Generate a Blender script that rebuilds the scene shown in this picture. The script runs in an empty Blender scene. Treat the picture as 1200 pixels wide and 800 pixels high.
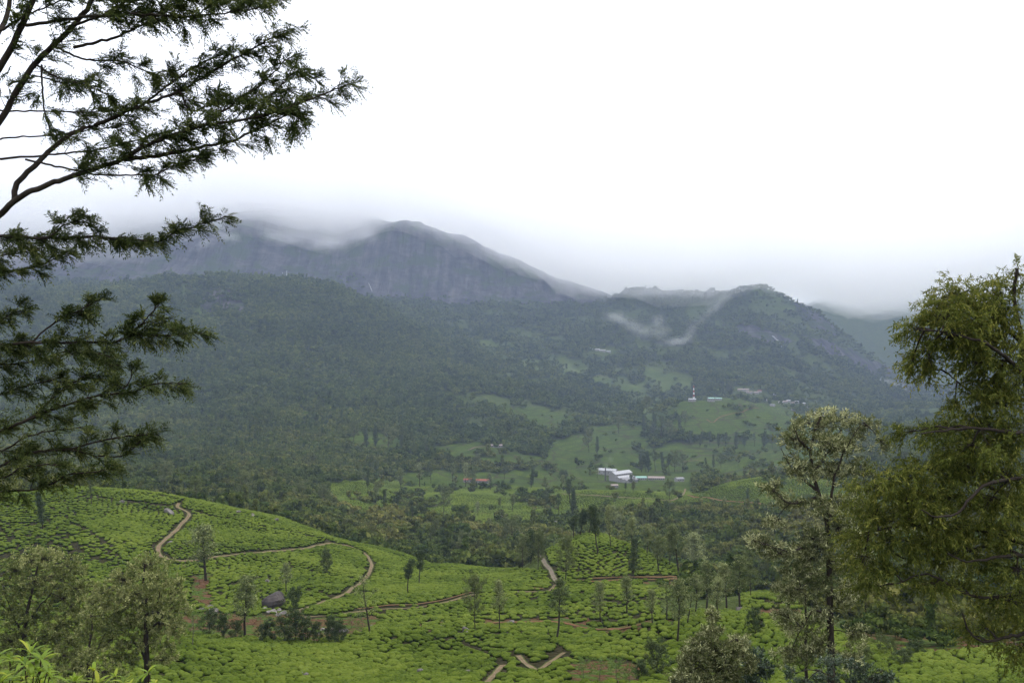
import bpy, math, random
import numpy as np
from math import radians

# ------------------------------------------------------------------ camera, world, sun, exposure
scene = bpy.context.scene
C = scene.collection
F = 1039.0                                   # focal length in pixels of a 1200 px wide frame
cam_d = bpy.data.cameras.new('camera')
cam_d.sensor_width = 36.0
cam_d.lens = 36.0 * F / 1200.0
cam_d.clip_start = 0.05
cam_d.clip_end = 60000.0
cam = bpy.data.objects.new('camera', cam_d)
C.objects.link(cam)
cam.location = (0, 0, 0)
cam.rotation_euler = (radians(90), 0, 0)
scene.camera = cam

SUN_ELEV, SUN_AZ = 52.0, 70.0                # azimuth clockwise from the view direction (+Y)
world = bpy.data.worlds.new('World')
scene.world = world
world.use_nodes = True
wn, wl = world.node_tree.nodes, world.node_tree.links
wn.clear()
w_out = wn.new('ShaderNodeOutputWorld')
w_sky = wn.new('ShaderNodeTexSky')
w_sky.sky_type = 'NISHITA'
w_sky.sun_disc = False
w_sky.sun_elevation = radians(SUN_ELEV)
w_sky.sun_rotation = radians(SUN_AZ)
w_sky.altitude = 1500
w_bg1 = wn.new('ShaderNodeBackground')
w_bg1.inputs['Strength'].default_value = 0.06
wl.new(w_sky.outputs[0], w_bg1.inputs['Color'])
w_co = wn.new('ShaderNodeTexCoord')
w_no = wn.new('ShaderNodeTexNoise')
w_no.inputs['Scale'].default_value = 2.2
w_no.inputs['Detail'].default_value = 5
w_ramp = wn.new('ShaderNodeValToRGB')
w_ramp.color_ramp.elements[0].position = 0.3
w_ramp.color_ramp.elements[0].color = (0.92, 0.94, 0.99, 1)
w_ramp.color_ramp.elements[1].position = 0.6
w_ramp.color_ramp.elements[1].color = (1.0, 1.0, 1.0, 1)
wl.new(w_co.outputs['Generated'], w_no.inputs['Vector'])
wl.new(w_no.outputs[0], w_ramp.inputs[0])
w_bg2 = wn.new('ShaderNodeBackground')       # the even white overcast layer over that sky
w_bg2.inputs['Strength'].default_value = 1.38
wl.new(w_ramp.outputs[0], w_bg2.inputs['Color'])
w_mix = wn.new('ShaderNodeMixShader')
w_mix.inputs[0].default_value = 0.93
wl.new(w_bg1.outputs[0], w_mix.inputs[1])
wl.new(w_bg2.outputs[0], w_mix.inputs[2])
wl.new(w_mix.outputs[0], w_out.inputs['Surface'])

sun_d = bpy.data.lights.new('sun', 'SUN')
sun_d.energy = 1.5
sun_d.angle = radians(14)
sun_d.color = (1.0, 0.96, 0.9)
sun = bpy.data.objects.new('sun', sun_d)
C.objects.link(sun)
sun.rotation_euler = (radians(90 - SUN_ELEV), 0, radians(180 - SUN_AZ))

vs = scene.view_settings
vs.view_transform = 'Standard'
vs.look = 'None'
vs.exposure = 0.6
vs.gamma = 1.0
vs.use_curve_mapping = False
cy = scene.cycles
cy.max_bounces = 10
cy.diffuse_bounces = 2
cy.glossy_bounces = 1
cy.transmission_bounces = 3
cy.volume_bounces = 9
cy.transparent_max_bounces = 8
cy.use_denoising = True

HAZE_DENSITY = 0.000058
CLOUD_DENSITY = 0.0028

# ------------------------------------------------------------------ numeric helpers
rng = np.random.default_rng(7)
random.seed(7)


def hash2(ix, iy, seed):
    h = (ix.astype(np.int64) * 374761393 + iy.astype(np.int64) * 668265263 + seed * 974711) & 0xffffffff
    h = ((h ^ (h >> 13)) * 1274126177) & 0xffffffff
    h = h ^ (h >> 16)
    return h


def perlin(x, y, seed=0):
    x = np.asarray(x, float); y = np.asarray(y, float)
    ix = np.floor(x); iy = np.floor(y)
    fx = x - ix; fy = y - iy
    u = fx * fx * fx * (fx * (fx * 6 - 15) + 10)
    v = fy * fy * fy * (fy * (fy * 6 - 15) + 10)

    def g(dx, dy):
        a = (hash2(ix + dx, iy + dy, seed) & 0xffff) / 65536.0 * 2 * math.pi
        return np.cos(a) * (fx - dx) + np.sin(a) * (fy - dy)
    a = g(0, 0); b = g(1, 0); c = g(0, 1); d = g(1, 1)
    return ((a + u * (b - a)) * (1 - v) + (c + u * (d - c)) * v) * 1.5


def fbm(x, y, octaves=4, seed=0):
    s = 0; amp = 1.0; tot = 0
    for o in range(octaves):
        s = s + amp * perlin(x * 2 ** o, y * 2 ** o, seed + o * 17)
        tot += amp; amp *= 0.5
    return s / tot


def ridged(x, y, octaves=4, seed=0):
    s = 0; amp = 1.0; tot = 0
    for o in range(octaves):
        s = s + amp * (1 - 2 * np.abs(perlin(x * 2 ** o, y * 2 ** o, seed + o * 13)))
        tot += amp; amp *= 0.5
    return s / tot


def smooth(a, b, x):
    t = np.clip((x - a) / (b - a), 0, 1)
    return t * t * (3 - 2 * t)


def pchip(xk, yk, x):
    """monotone cubic; yk may hold many columns (last axis along xk)"""
    xk = np.asarray(xk, float); yk = np.asarray(yk, float)
    h = np.diff(xk); d = np.diff(yk, axis=-1) / h
    m = np.zeros_like(yk)
    w1 = 2 * h[1:] + h[:-1]; w2 = h[1:] + 2 * h[:-1]
    d0 = d[..., :-1]; d1 = d[..., 1:]
    ok = d0 * d1 > 0
    with np.errstate(divide='ignore', invalid='ignore'):
        hm = (w1 + w2) / (w1 / d0 + w2 / d1)
    m[..., 1:-1] = np.where(ok, hm, 0)
    m[..., 0] = d[..., 0]; m[..., -1] = d[..., -1]
    x = np.clip(x, xk[0], xk[-1])
    i = np.clip(np.searchsorted(xk, x) - 1, 0, len(xk) - 2)
    t = (x - xk[i]) / h[i]
    return ((1 + 2 * t) * (1 - t) ** 2 * yk[..., i] + t * (1 - t) ** 2 * h[i] * m[..., i]
            + t * t * (3 - 2 * t) * yk[..., i + 1] + t * t * (t - 1) * h[i] * m[..., i + 1])


# ------------------------------------------------------------------ the lie of the land
# one row for each distance R (metres): how far below or above eye level the ground lies, kept as an angle
ROWS = [
    (2,    [(600, 1283)]),
    (8,    [(600, 990)]),
    (20,   [(600, 1023)]),
    (50,   [(600, 930)]),
    (100,  [(600, 850)]),
    (138,  [(-300, 830), (100, 815), (600, 812), (1200, 815)]),
    (172,  [(-300, 800), (0, 790), (100, 785), (200, 780), (400, 780), (600, 777), (700, 776), (800, 765), (900, 767), (1000, 780), (1200, 775), (1600, 760)]),
    (208,  [(-300, 770), (0, 770), (100, 760), (200, 750), (400, 750), (450, 738), (500, 743), (600, 747), (700, 742), (760, 730), (800, 722), (900, 720), (960, 735), (1000, 746), (1200, 750), (1600, 740)]),
    (235,  [(-300, 750), (0, 757), (100, 752), (200, 747), (300, 746), (400, 744), (500, 733), (600, 734), (700, 734), (800, 727), (870, 716), (930, 718), (1000, 742), (1200, 746), (1600, 730)]),
    (260,  [(-300, 770), (0, 755), (100, 736), (200, 725), (300, 724), (400, 722), (500, 719), (600, 716), (700, 714), (800, 716), (870, 702), (900, 697), (930, 703), (980, 735), (1200, 742), (1600, 725)]),
    (290,  [(-300, 760), (0, 738), (60, 722), (110, 706), (200, 698), (300, 700), (400, 702), (500, 706), (600, 700), (700, 694), (760, 694), (800, 700), (900, 698), (1000, 730), (1200, 736), (1600, 715)]),
    (330,  [(-300, 740), (0, 712), (60, 690), (110, 670), (200, 668), (300, 671), (400, 682), (500, 690), (600, 685), (650, 676), (700, 664), (750, 668), (800, 682), (830, 700), (900, 706), (1000, 722), (1200, 728), (1600, 700)]),
    (375,  [(-300, 700), (0, 668), (60, 645), (110, 632), (200, 638), (300, 643), (400, 660), (500, 674), (600, 674), (640, 656), (700, 632), (750, 644), (800, 668), (825, 695), (900, 705), (1000, 712), (1200, 716), (1600, 680)]),
    (425,  [(-300, 650), (0, 618), (60, 606), (110, 600), (200, 608), (300, 617), (350, 627), (400, 640), (500, 662), (600, 668), (650, 640), (700, 626), (750, 650), (800, 690), (900, 702), (1000, 703), (1200, 700), (1600, 660)]),
    (480,  [(-300, 570), (0, 578), (60, 574), (120, 573), (200, 583), (300, 600), (350, 615), (400, 632), (450, 645), (500, 660), (600, 676), (700, 672), (800, 692), (900, 697), (1000, 692), (1200, 685), (1600, 640)]),
    (560,  [(-300, 575), (0, 588), (100, 586), (200, 600), (300, 618), (400, 648), (500, 666), (600, 672), (700, 676), (800, 678), (900, 676), (1000, 670), (1200, 660), (1600, 620)]),
    (700,  [(-300, 570), (0, 588), (200, 598), (300, 610), (400, 626), (500, 641), (600, 646), (700, 646), (800, 643), (900, 640), (1000, 630), (1200, 620), (1600, 590)]),
    (850,  [(-300, 560), (0, 574), (200, 576), (300, 585), (400, 600), (500, 612), (600, 616), (700, 617), (800, 617), (900, 612), (1000, 600), (1200, 590), (1600, 560)]),
    (1000, [(-300, 550), (0, 560), (200, 560), (300, 566), (380, 583), (420, 578), (460, 592), (500, 596), (600, 599), (700, 600), (760, 594), (800, 598), (850, 595), (900, 592), (1000, 585), (1200, 572), (1600, 540)]),
    (1120, [(-300, 540), (0, 552), (200, 552), (300, 556), (400, 563), (430, 564), (460, 582), (500, 582), (545, 577), (600, 583), (640, 580), (700, 576), (770, 576), (800, 582), (850, 565), (900, 558), (950, 560), (1000, 570), (1200, 560), (1600, 530)]),
    (1250, [(-300, 530), (0, 543), (300, 548), (400, 560), (500, 576), (600, 576), (700, 577), (800, 577), (900, 566), (1000, 562), (1200, 548), (1600, 515)]),
    (1500, [(-300, 510), (0, 529), (200, 530), (300, 530), (400, 536), (500, 547), (600, 554), (700, 563), (800, 563), (900, 558), (1000, 546), (1200, 530), (1600, 500)]),
    (1700, [(-300, 490), (0, 512), (200, 514), (300, 511), (400, 513), (500, 526), (600, 536), (700, 548), (800, 553), (900, 548), (1000, 533), (1200, 515), (1600, 480)]),
    (2100, [(-300, 455), (0, 478), (200, 480), (300, 472), (400, 478), (500, 492), (600, 502), (700, 514), (800, 522), (900, 524), (1000, 508), (1200, 500), (1600, 460)]),
    (2600, [(-300, 410), (0, 430), (100, 428), (200, 422), (300, 416), (400, 428), (500, 447), (600, 464), (700, 478), (760, 480), (800, 471), (850, 470), (900, 477), (950, 490), (1000, 495), (1200, 488), (1600, 440)]),
    (3000, [(-300, 370), (0, 384), (100, 380), (200, 372), (300, 365), (400, 386), (500, 416), (600, 442), (700, 462), (800, 470), (900, 474), (1000, 484), (1200, 478), (1600, 420)]),
    (3500, [(-300, 340), (0, 346), (100, 340), (200, 332), (300, 328), (350, 330), (400, 344), (450, 366), (500, 390), (600, 418), (700, 434), (800, 440), (900, 446), (1000, 466), (1100, 478), (1200, 470), (1600, 400)]),
    (4000, [(-300, 330), (0, 340), (200, 340), (300, 336), (400, 352), (500, 374), (600, 392), (700, 398), (800, 402), (900, 410), (1000, 445), (1100, 470), (1200, 460), (1600, 380)]),
    (4500, [(-300, 320), (0, 326), (200, 332), (300, 336), (400, 350), (500, 358), (600, 362), (700, 370), (760, 366), (830, 366), (885, 362), (930, 378), (965, 392), (1000, 414), (1080, 462), (1200, 450), (1600, 360)]),
    (4800, [(-300, 290), (0, 296), (200, 302), (300, 306), (400, 318), (470, 316), (560, 332), (640, 346), (700, 349), (760, 342), (800, 346), (830, 346), (860, 342), (885, 337), (905, 342), (930, 354), (960, 366), (972, 378), (985, 390), (1030, 420), (1080, 456), (1200, 445), (1600, 350)]),
    (5050, [(-300, 280), (0, 276), (200, 264), (300, 256), (380, 272), (420, 278), (450, 268), (470, 260), (500, 264), (560, 286), (600, 302), (640, 319), (680, 333), (720, 348), (800, 356), (885, 350), (960, 380), (1030, 428), (1080, 460), (1200, 440), (1600, 345)]),
    (5500, [(-300, 270), (0, 262), (200, 246), (300, 240), (400, 250), (470, 262), (560, 292), (640, 330), (720, 356), (800, 366), (900, 372), (1000, 420), (1080, 450), (1200, 430), (1600, 330)]),
    (6200, [(-300, 270), (0, 266), (200, 260), (300, 270), (400, 300), (500, 330), (640, 360), (800, 378), (900, 378), (960, 372), (1000, 378), (1080, 390), (1200, 370), (1600, 300)]),
    (7400, [(-300, 300), (200, 310), (400, 340), (600, 370), (800, 380), (900, 370), (960, 352), (1000, 338), (1050, 328), (1100, 318), (1200, 300), (1600, 260)]),
    (9200, [(600, 396)]),
]
PX = np.arange(-500, 1701, 4.0)
LR = np.linspace(math.log(2), math.log(9200), 1100)
_rowsy = []
for R_, pts in ROWS:
    if len(pts) == 1:
        _rowsy.append(np.full(len(PX), pts[0][1], float))
    else:
        xs = [p[0] for p in pts]; ys = [p[1] for p in pts]
        _rowsy.append(pchip(xs, ys, PX))
_rowsy = np.array(_rowsy)
_k = np.exp(-0.5 * (np.arange(-6, 7) / 1.8) ** 2); _k /= _k.sum()
_rowsy = np.array([np.convolve(np.pad(r, 6, mode='edge'), _k, mode='valid') for r in _rowsy])
TAB = pchip([math.log(r[0]) for r in ROWS], _rowsy.T, LR)          # (px, logR)


def bil(tab, px, lr):
    a = np.clip((px - PX[0]) / (PX[1] - PX[0]), 0, len(PX) - 1.001)
    b = np.clip((lr - LR[0]) / (LR[1] - LR[0]), 0, len(LR) - 1.001)
    i = a.astype(int); j = b.astype(int); fa = a - i; fb = b - j
    return (tab[i, j] * (1 - fa) + tab[i + 1, j] * fa) * (1 - fb) + (tab[i, j + 1] * (1 - fa) + tab[i + 1, j + 1] * fa) * fb


TH_MAX = math.atan(1000 / F)


def polar(X, Y):
    R = np.hypot(X, Y); th = np.arctan2(X, Y)
    return R, th


def height(X, Y, rough=True):
    X = np.asarray(X, float); Y = np.asarray(Y, float)
    R, th = polar(X, Y)
    thc = np.clip(th, -TH_MAX, TH_MAX)
    back = smooth(TH_MAX, 2.6, np.abs(th))
    y = bil(TAB, 600 + F * np.tan(thc), np.log(np.maximum(R, 2)))
    yb = bil(TAB, np.full_like(R, 1600.0), np.log(np.maximum(R, 2)))
    y = y * (1 - back) + yb * back
    z = -(y - 400) / F * R * np.cos(thc)
    if rough:
        near = smooth(90, 200, R) * (1 - smooth(600, 1200, R))
        z = z + near * 2.4 * fbm(X / 42, Y / 42, 3, 5)
        mid = smooth(500, 1000, R) * (1 - smooth(2200, 3200, R))
        z = z + mid * (7 * fbm(X / 190, Y / 190, 4, 9))
        far = smooth(1700, 3000, R)
        z = z + far * (44 * (ridged(X / 680, Y / 680, 5, 21) - 0.5) + 16 * fbm(X / 210, Y / 210, 4, 33)) * 0.8
        z = z + smooth(4450, 4700, R) * 20 * (ridged(X / 210, Y / 260, 4, 24) - 0.5)
        # bare rock walls: steep fluted slabs
        wall = smooth(4560, 4760, R) * (1 - smooth(5300, 5900, R)) * (1 - smooth(0.06, 0.16, th))
        z = z + wall * (24 * (ridged(X / 300 + Y / 900, Y / 520, 5, 55) - 0.5) + 7 * fbm(X / 60, Y / 120, 3, 3))
    return z


def pix(X, Y, Z):
    """where a point of the place shows in a 1200x800 frame (design aid)"""
    Ys = np.maximum(Y, 1e-3)
    return 600 + F * X / Ys, 400 - F * Z / Ys


_LRM = np.linspace(math.log(100), math.log(8500), 2600)


def ground_at(px, py, rmin=105.0):
    """the first ground met when looking along a line of sight: returns X, Y, Z, R"""
    th = math.atan((px - 600) / F)
    R = np.exp(_LRM)
    X = R * math.sin(th); Y = R * math.cos(th)
    Z = height(X, Y)
    yy = 400 - F * Z / Y
    hit = np.where((yy <= py) & (R >= rmin))[0]
    i = hit[0] if len(hit) else len(R) - 1
    return X[i], Y[i], Z[i], R[i]


# visibility of ground as seen by the walker (to leave out what nothing shows of)
_VP = np.arange(-260, 1461, 6.0)
_vth = np.arctan((_VP - 600) / F)
_VR = np.exp(_LRM)
_vX = np.sin(_vth)[:, None] * _VR[None]; _vY = np.cos(_vth)[:, None] * _VR[None]
_vZ = height(_vX, _vY)
_vy = 400 - F * _vZ / _vY
_vmin = np.minimum.accumulate(_vy, axis=1)


def visible(X, Y, Z, h, slack=3.0):
    px, py = pix(X, Y, Z + h)
    R = np.hypot(X, Y)
    i = np.clip(((px - _VP[0]) / 6).round().astype(int), 0, len(_VP) - 1)
    j = np.clip(((np.log(np.maximum(R, 101)) - _LRM[0]) / (_LRM[1] - _LRM[0])).astype(int) - 2, 0, len(_LRM) - 1)
    inside = (Y > 0) & (px > _VP[0]) & (px < _VP[-1])
    return inside & (py <= _vmin[i, j] + slack)


def in_poly(px, py, poly):
    px = np.asarray(px); py = np.asarray(py)
    r = np.zeros(px.shape, bool)
    n = len(poly)
    for i in range(n):
        x1, y1 = poly[i]; x2, y2 = poly[(i + 1) % n]
        if y1 == y2:
            continue
        c = ((y1 > py) != (y2 > py)) & (px < (x2 - x1) * (py - y1) / (y2 - y1) + x1)
        r ^= c
    return r


# ------------------------------------------------------------------ land cover (areas of the estate)
NEAR_TEA = [[(-300, 540), (0, 576), (60, 570), (120, 569), (200, 579), (300, 594), (350, 610), (400, 627), (450, 641), (500, 654),
             (560, 661), (600, 666), (632, 668), (640, 645), (660, 630), (700, 618), (730, 627), (770, 645), (800, 660), (815, 690),
             (800, 698), (775, 702), (772, 722), (830, 714), (868, 718), (868, 697), (900, 690), (930, 702), (945, 722),
             (1000, 745), (1100, 757), (1200, 762), (1500, 770), (1500, 1500), (-300, 1500)]]
NEAR_BARE = [[(205, 726), (240, 716), (300, 722), (340, 712), (360, 724), (440, 722), (440, 734), (400, 750), (310, 749), (225, 745)],
             [(226, 672), (246, 672), (250, 700), (240, 712), (226, 705)],
             [(480, 731), (540, 724), (640, 726), (700, 736), (700, 742), (600, 738), (480, 738)],
             [(655, 722), (690, 724), (700, 740), (655, 736)],
             [(660, 778), (720, 772), (755, 782), (760, 800), (668, 800)],
             [(690, 735), (780, 722), (790, 730), (700, 745)],
             [(755, 681), (800, 681), (800, 690), (758, 688)],
             [(880, 714), (935, 712), (940, 724), (880, 724)],
             [(1000, 700), (1200, 700), (1200, 762), (1050, 762), (1000, 745)]]
FAR_TEA = [  # (polygon, Rmin, Rmax)
    ([(385, 568), (480, 560), (560, 556), (640, 545), (720, 556), (810, 572), (810, 594), (700, 604), (600, 613), (480, 608), (395, 602)], 800, 1700),
    ([(640, 518), (700, 505), (765, 498), (765, 560), (700, 556), (640, 545)], 1350, 2500),
    ([(560, 470), (640, 480), (700, 492), (680, 500), (600, 490)], 1800, 3000),
    ([(378, 572), (405, 562), (430, 562), (450, 574), (455, 590), (430, 602), (385, 592)], 850, 1300),
    ([(482, 588), (540, 575), (565, 582), (640, 577), (700, 573), (782, 573), (788, 590), (740, 592), (700, 602), (640, 608), (600, 606), (550, 600), (490, 602)], 820, 1250),
    ([(590, 614), (620, 607), (648, 612), (640, 623), (600, 623)], 600, 1000),
    ([(796, 584), (850, 558), (900, 554), (960, 556), (1010, 590), (960, 606), (900, 603), (820, 595)], 820, 1300),
    ([(632, 546), (680, 542), (706, 560), (690, 578), (640, 576), (600, 574), (560, 568), (600, 556)], 1200, 1800),
    ([(700, 553), (805, 556), (812, 570), (790, 580), (705, 580)], 1180, 1620),
    ([(712, 564), (790, 566), (800, 576), (790, 580), (720, 576)], 1150, 1700),
    ([(728, 548), (740, 530), (800, 517), (870, 518), (1000, 522), (1000, 558), (870, 562), (780, 560)], 1400, 2600),
    ([(758, 480), (800, 469), (850, 467), (905, 475), (960, 488), (1000, 500), (1000, 520), (880, 516), (820, 514), (765, 506)], 1800, 3000),
    ([(560, 560), (610, 548), (700, 552), (706, 566), (720, 578), (640, 580), (590, 578)], 1150, 1750),
    ([(470, 600), (520, 598), (600, 606), (640, 612), (590, 618), (520, 612)], 700, 1050),
    ([(640, 520), (690, 512), (740, 520), (730, 530), (680, 532)], 1500, 2400),
    ([(402, 517), (430, 505), (470, 513), (484, 530), (430, 527)], 1300, 2600),
    ([(508, 526), (560, 519), (632, 535), (640, 545), (560, 546), (520, 540)], 1300, 2600),
    ([(343, 476), (365, 484), (382, 500), (374, 504), (352, 490)], 1400, 3200),
    ([(215, 456), (255, 452), (262, 457), (240, 461), (215, 463)], 1500, 3200),
    ([(608, 490), (640, 490), (670, 508), (640, 507), (612, 501)], 1500, 3200),
    ([(700, 497), (740, 498), (758, 510), (720, 516), (700, 509)], 1500, 3200),
    ([(430, 560), (520, 552), (560, 560), (500, 570), (450, 568)], 1200, 1800),
]
MEADOW = [([(540, 385), (600, 402), (680, 415), (760, 430), (820, 450), (800, 468), (730, 462), (660, 445), (600, 428), (560, 412)], 2600, 4700),
          ([(690, 470), (760, 462), (800, 474), (780, 490), (720, 488)], 1900, 3600),
          ([(875, 334), (900, 336), (935, 350), (975, 372), (985, 385), (960, 382), (920, 365), (890, 355)], 4300, 5400),
          ([(975, 385), (1040, 418), (1085, 452), (1060, 445), (1000, 412)], 4300, 5400),
          ([(200, 335), (280, 330), (290, 350), (250, 372), (205, 375)], 2800, 4000),
          ([(380, 318), (430, 322), (430, 336), (390, 334)], 3000, 5000)]
ROCK = [([(-200, 180), (430, 180), (470, 240), (560, 270), (640, 300), (720, 335), (720, 352), (640, 356), (560, 356), (500, 350), (430, 348), (330, 326), (180, 332), (-200, 330)], 4450, 6600),
        ([(235, 340), (285, 338), (290, 362), (240, 368)], 2800, 4000),
        ([(860, 380), (905, 385), (930, 402), (900, 404), (870, 395)], 4000, 5400),
        ([(930, 352), (972, 370), (985, 392), (960, 388), (935, 368)], 4200, 5400),
        ([(940, 392), (985, 402), (1040, 430), (1030, 440), (960, 412)], 4000, 5400),
        ([(1040, 425), (1080, 450), (1070, 462), (1045, 448)], 4000, 5400)]


def cover(X, Y, Z):
    px, py = pix(X, Y, Z)
    R = np.hypot(X, Y)
    wob = 1.0 + 0 * R
    jx = px + 13 * fbm(X / (R * 0.02 + 1), Y / (R * 0.02 + 1), 3, 71)
    jy = py + np.where(R > 600, 7.0, 4.0) * fbm(X / (R * 0.02 + 1), Y / (R * 0.02 + 1), 3, 72)
    front = Y > 1
    tea = np.zeros(R.shape); bare = np.zeros(R.shape); rock = np.zeros(R.shape); mead = np.zeros(R.shape)
    n = front & (R < 520)
    t = np.zeros(R.shape, bool)
    for p in NEAR_TEA:
        t |= in_poly(px, py, p)
    b = np.zeros(R.shape, bool)
    sparse = in_poly(px, py, [(470, 715), (800, 715), (800, 750), (470, 750)])
    for p in NEAR_BARE:
        b |= in_poly(jx, jy, p)
    tea[n & t & ~(b & ~sparse) & (R > 120)] = 1
    bare[n & b & (R < 330)] = 1
    for p, r0, r1 in FAR_TEA:
        tea[front & (R > r0) & (R < r1) & in_poly(jx, jy, p)] = 1
    for p, r0, r1 in MEADOW:
        mead[front & (R > r0) & (R < r1) & in_poly(jx, jy, p)] = 1
    for p, r0, r1 in ROCK:
        k = front & (R > r0) & (R < r1) & in_poly(jx, jy, p)
        rock[k] = 1
    rock[(R > 4700) & (R < 6800) & (px < 700) & (py < 318)] = 1
    return tea, bare, rock, mead


# ------------------------------------------------------------------ mesh helpers
def np_mesh(name, verts, faces, mats=(), smooth_shade=True, attrs=None, mat_idx=None):
    verts = np.asarray(verts, np.float32); faces = np.asarray(faces, np.int32)
    me = bpy.data.meshes.new(name)
    nv, (nf, k) = len(verts), faces.shape
    me.vertices.add(nv)
    me.vertices.foreach_set('co', verts.ravel())
    me.loops.add(nf * k)
    me.loops.foreach_set('vertex_index', faces.ravel())
    me.polygons.add(nf)
    me.polygons.foreach_set('loop_start', np.arange(0, nf * k, k, dtype=np.int32))
    me.polygons.foreach_set('loop_total', np.full(nf, k, np.int32))
    me.polygons.foreach_set('use_smooth', np.full(nf, smooth_shade, bool))
    if mat_idx is not None:
        me.polygons.foreach_set('material_index', np.asarray(mat_idx, np.int32))
    for m in mats:
        me.materials.append(m)
    if attrs:
        for an, (dom, dat) in attrs.items():
            dat = np.asarray(dat, np.float32)
            a = me.attributes.new(an, 'FLOAT', dom)
            a.data.foreach_set('value', dat.ravel())
    me.update(calc_edges=True)
    me.validate()
    return me


def obj(name, me, parent=None, loc=None):
    o = bpy.data.objects.new(name, me)
    C.objects.link(o)
    if parent:
        o.parent = parent
    if loc is not None:
        o.location = loc
    return o


def tag(o, label=None, cat=None, group=None, kind=None):
    if label: o['label'] = label
    if cat: o['category'] = cat
    if group: o['group'] = group
    if kind: o['kind'] = kind
    return o


def thing(name, label, cat, loc, rz=0.0, group=None, scale=1.0):
    o = bpy.data.objects.new(name, None)
    C.objects.link(o)
    o.empty_display_size = 0.2
    o.location = loc
    o.rotation_euler = (0, 0, rz)
    o.scale = (scale,) * 3 if np.isscalar(scale) else scale
    return tag(o, label, cat, group)


class Geo:
    """collects triangles/quads (as quads; a triangle repeats no vertex but is kept apart)"""
    def __init__(self):
        self.v = []; self.f = []; self.n = 0; self.t = []

    def add(self, v, f, tint=None):
        v = np.asarray(v, float).reshape(-1, 3); f = np.asarray(f, int).reshape(-1, 4)
        self.v.append(v); self.f.append(f + self.n); self.n += len(v)
        self.t.append(np.full(len(v), 0.5) if tint is None else np.broadcast_to(tint, (len(v),)))

    def tube(self, pts, radii, sides=6, cap=True):
        pts = np.asarray(pts, float); n = len(pts)
        radii = np.broadcast_to(radii, (n,))
        d = np.gradient(pts, axis=0)
        d /= np.linalg.norm(d, axis=1)[:, None] + 1e-9
        ref = np.array([0.31, 0.17, 0.93]) if abs(d[0][2]) < 0.8 else np.array([0.93, 0.21, 0.3])
        a = np.cross(d, ref); a /= np.linalg.norm(a, axis=1)[:, None] + 1e-9
        b = np.cross(d, a)
        an = np.arange(sides) / sides * 2 * math.pi
        ring = pts[:, None] + radii[:, None, None] * (a[:, None] * np.cos(an)[None, :, None] + b[:, None] * np.sin(an)[None, :, None])
        v = ring.reshape(-1, 3)
        i = np.arange(n - 1)[:, None] * sides; j = np.arange(sides)[None]
        jn = (j + 1) % sides
        f = np.stack([i + j, i + jn, i + sides + jn, i + sides + j], -1).reshape(-1, 4)
        self.add(v, f)

    def box(self, c, s, rz=0.0):
        c = np.asarray(c, float); s = np.asarray(s, float) / 2
        v = np.array([[x, y, z] for x in (-1, 1) for y in (-1, 1) for z in (-1, 1)], float) * s
        if rz:
            cs, sn = math.cos(rz), math.sin(rz)
            v = np.stack([v[:, 0] * cs - v[:, 1] * sn, v[:, 0] * sn + v[:, 1] * cs, v[:, 2]], 1)
        self.add(v + c, [[0, 1, 3, 2], [4, 6, 7, 5], [0, 4, 5, 1], [2, 3, 7, 6], [0, 2, 6, 4], [1, 5, 7, 3]])

    def leaves(self, base, direc, side, length, width, tint=None, fold=0.0):
        """diamond leaves: base point, unit direction, unit side vector"""
        base = np.asarray(base, float); n = len(base)
        length = np.broadcast_to(length, (n,))[:, None]; width = np.broadcast_to(width, (n,))[:, None]
        mid = base + direc * length * 0.45
        up = np.cross(side, direc)
        v = np.stack([base, mid + side * width / 2 + up * width * fold, base + direc * length, mid - side * width / 2 + up * width * fold], 1).reshape(-1, 3)
        f = np.arange(n * 4).reshape(n, 4)
        self.add(v, f, None if tint is None else np.repeat(tint, 4))

    def mesh(self, name, mats, smooth_shade=True):
        v = np.concatenate(self.v); f = np.concatenate(self.f); t = np.concatenate(self.t)
        return np_mesh(name, v, f, mats, smooth_shade, {'tint': ('POINT', t)})


def unit(v):
    v = np.asarray(v, float)
    return v / (np.linalg.norm(v, axis=-1, keepdims=True) + 1e-9)


def rand_dirs(n, g=rng):
    return unit(g.normal(size=(n, 3)))


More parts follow.
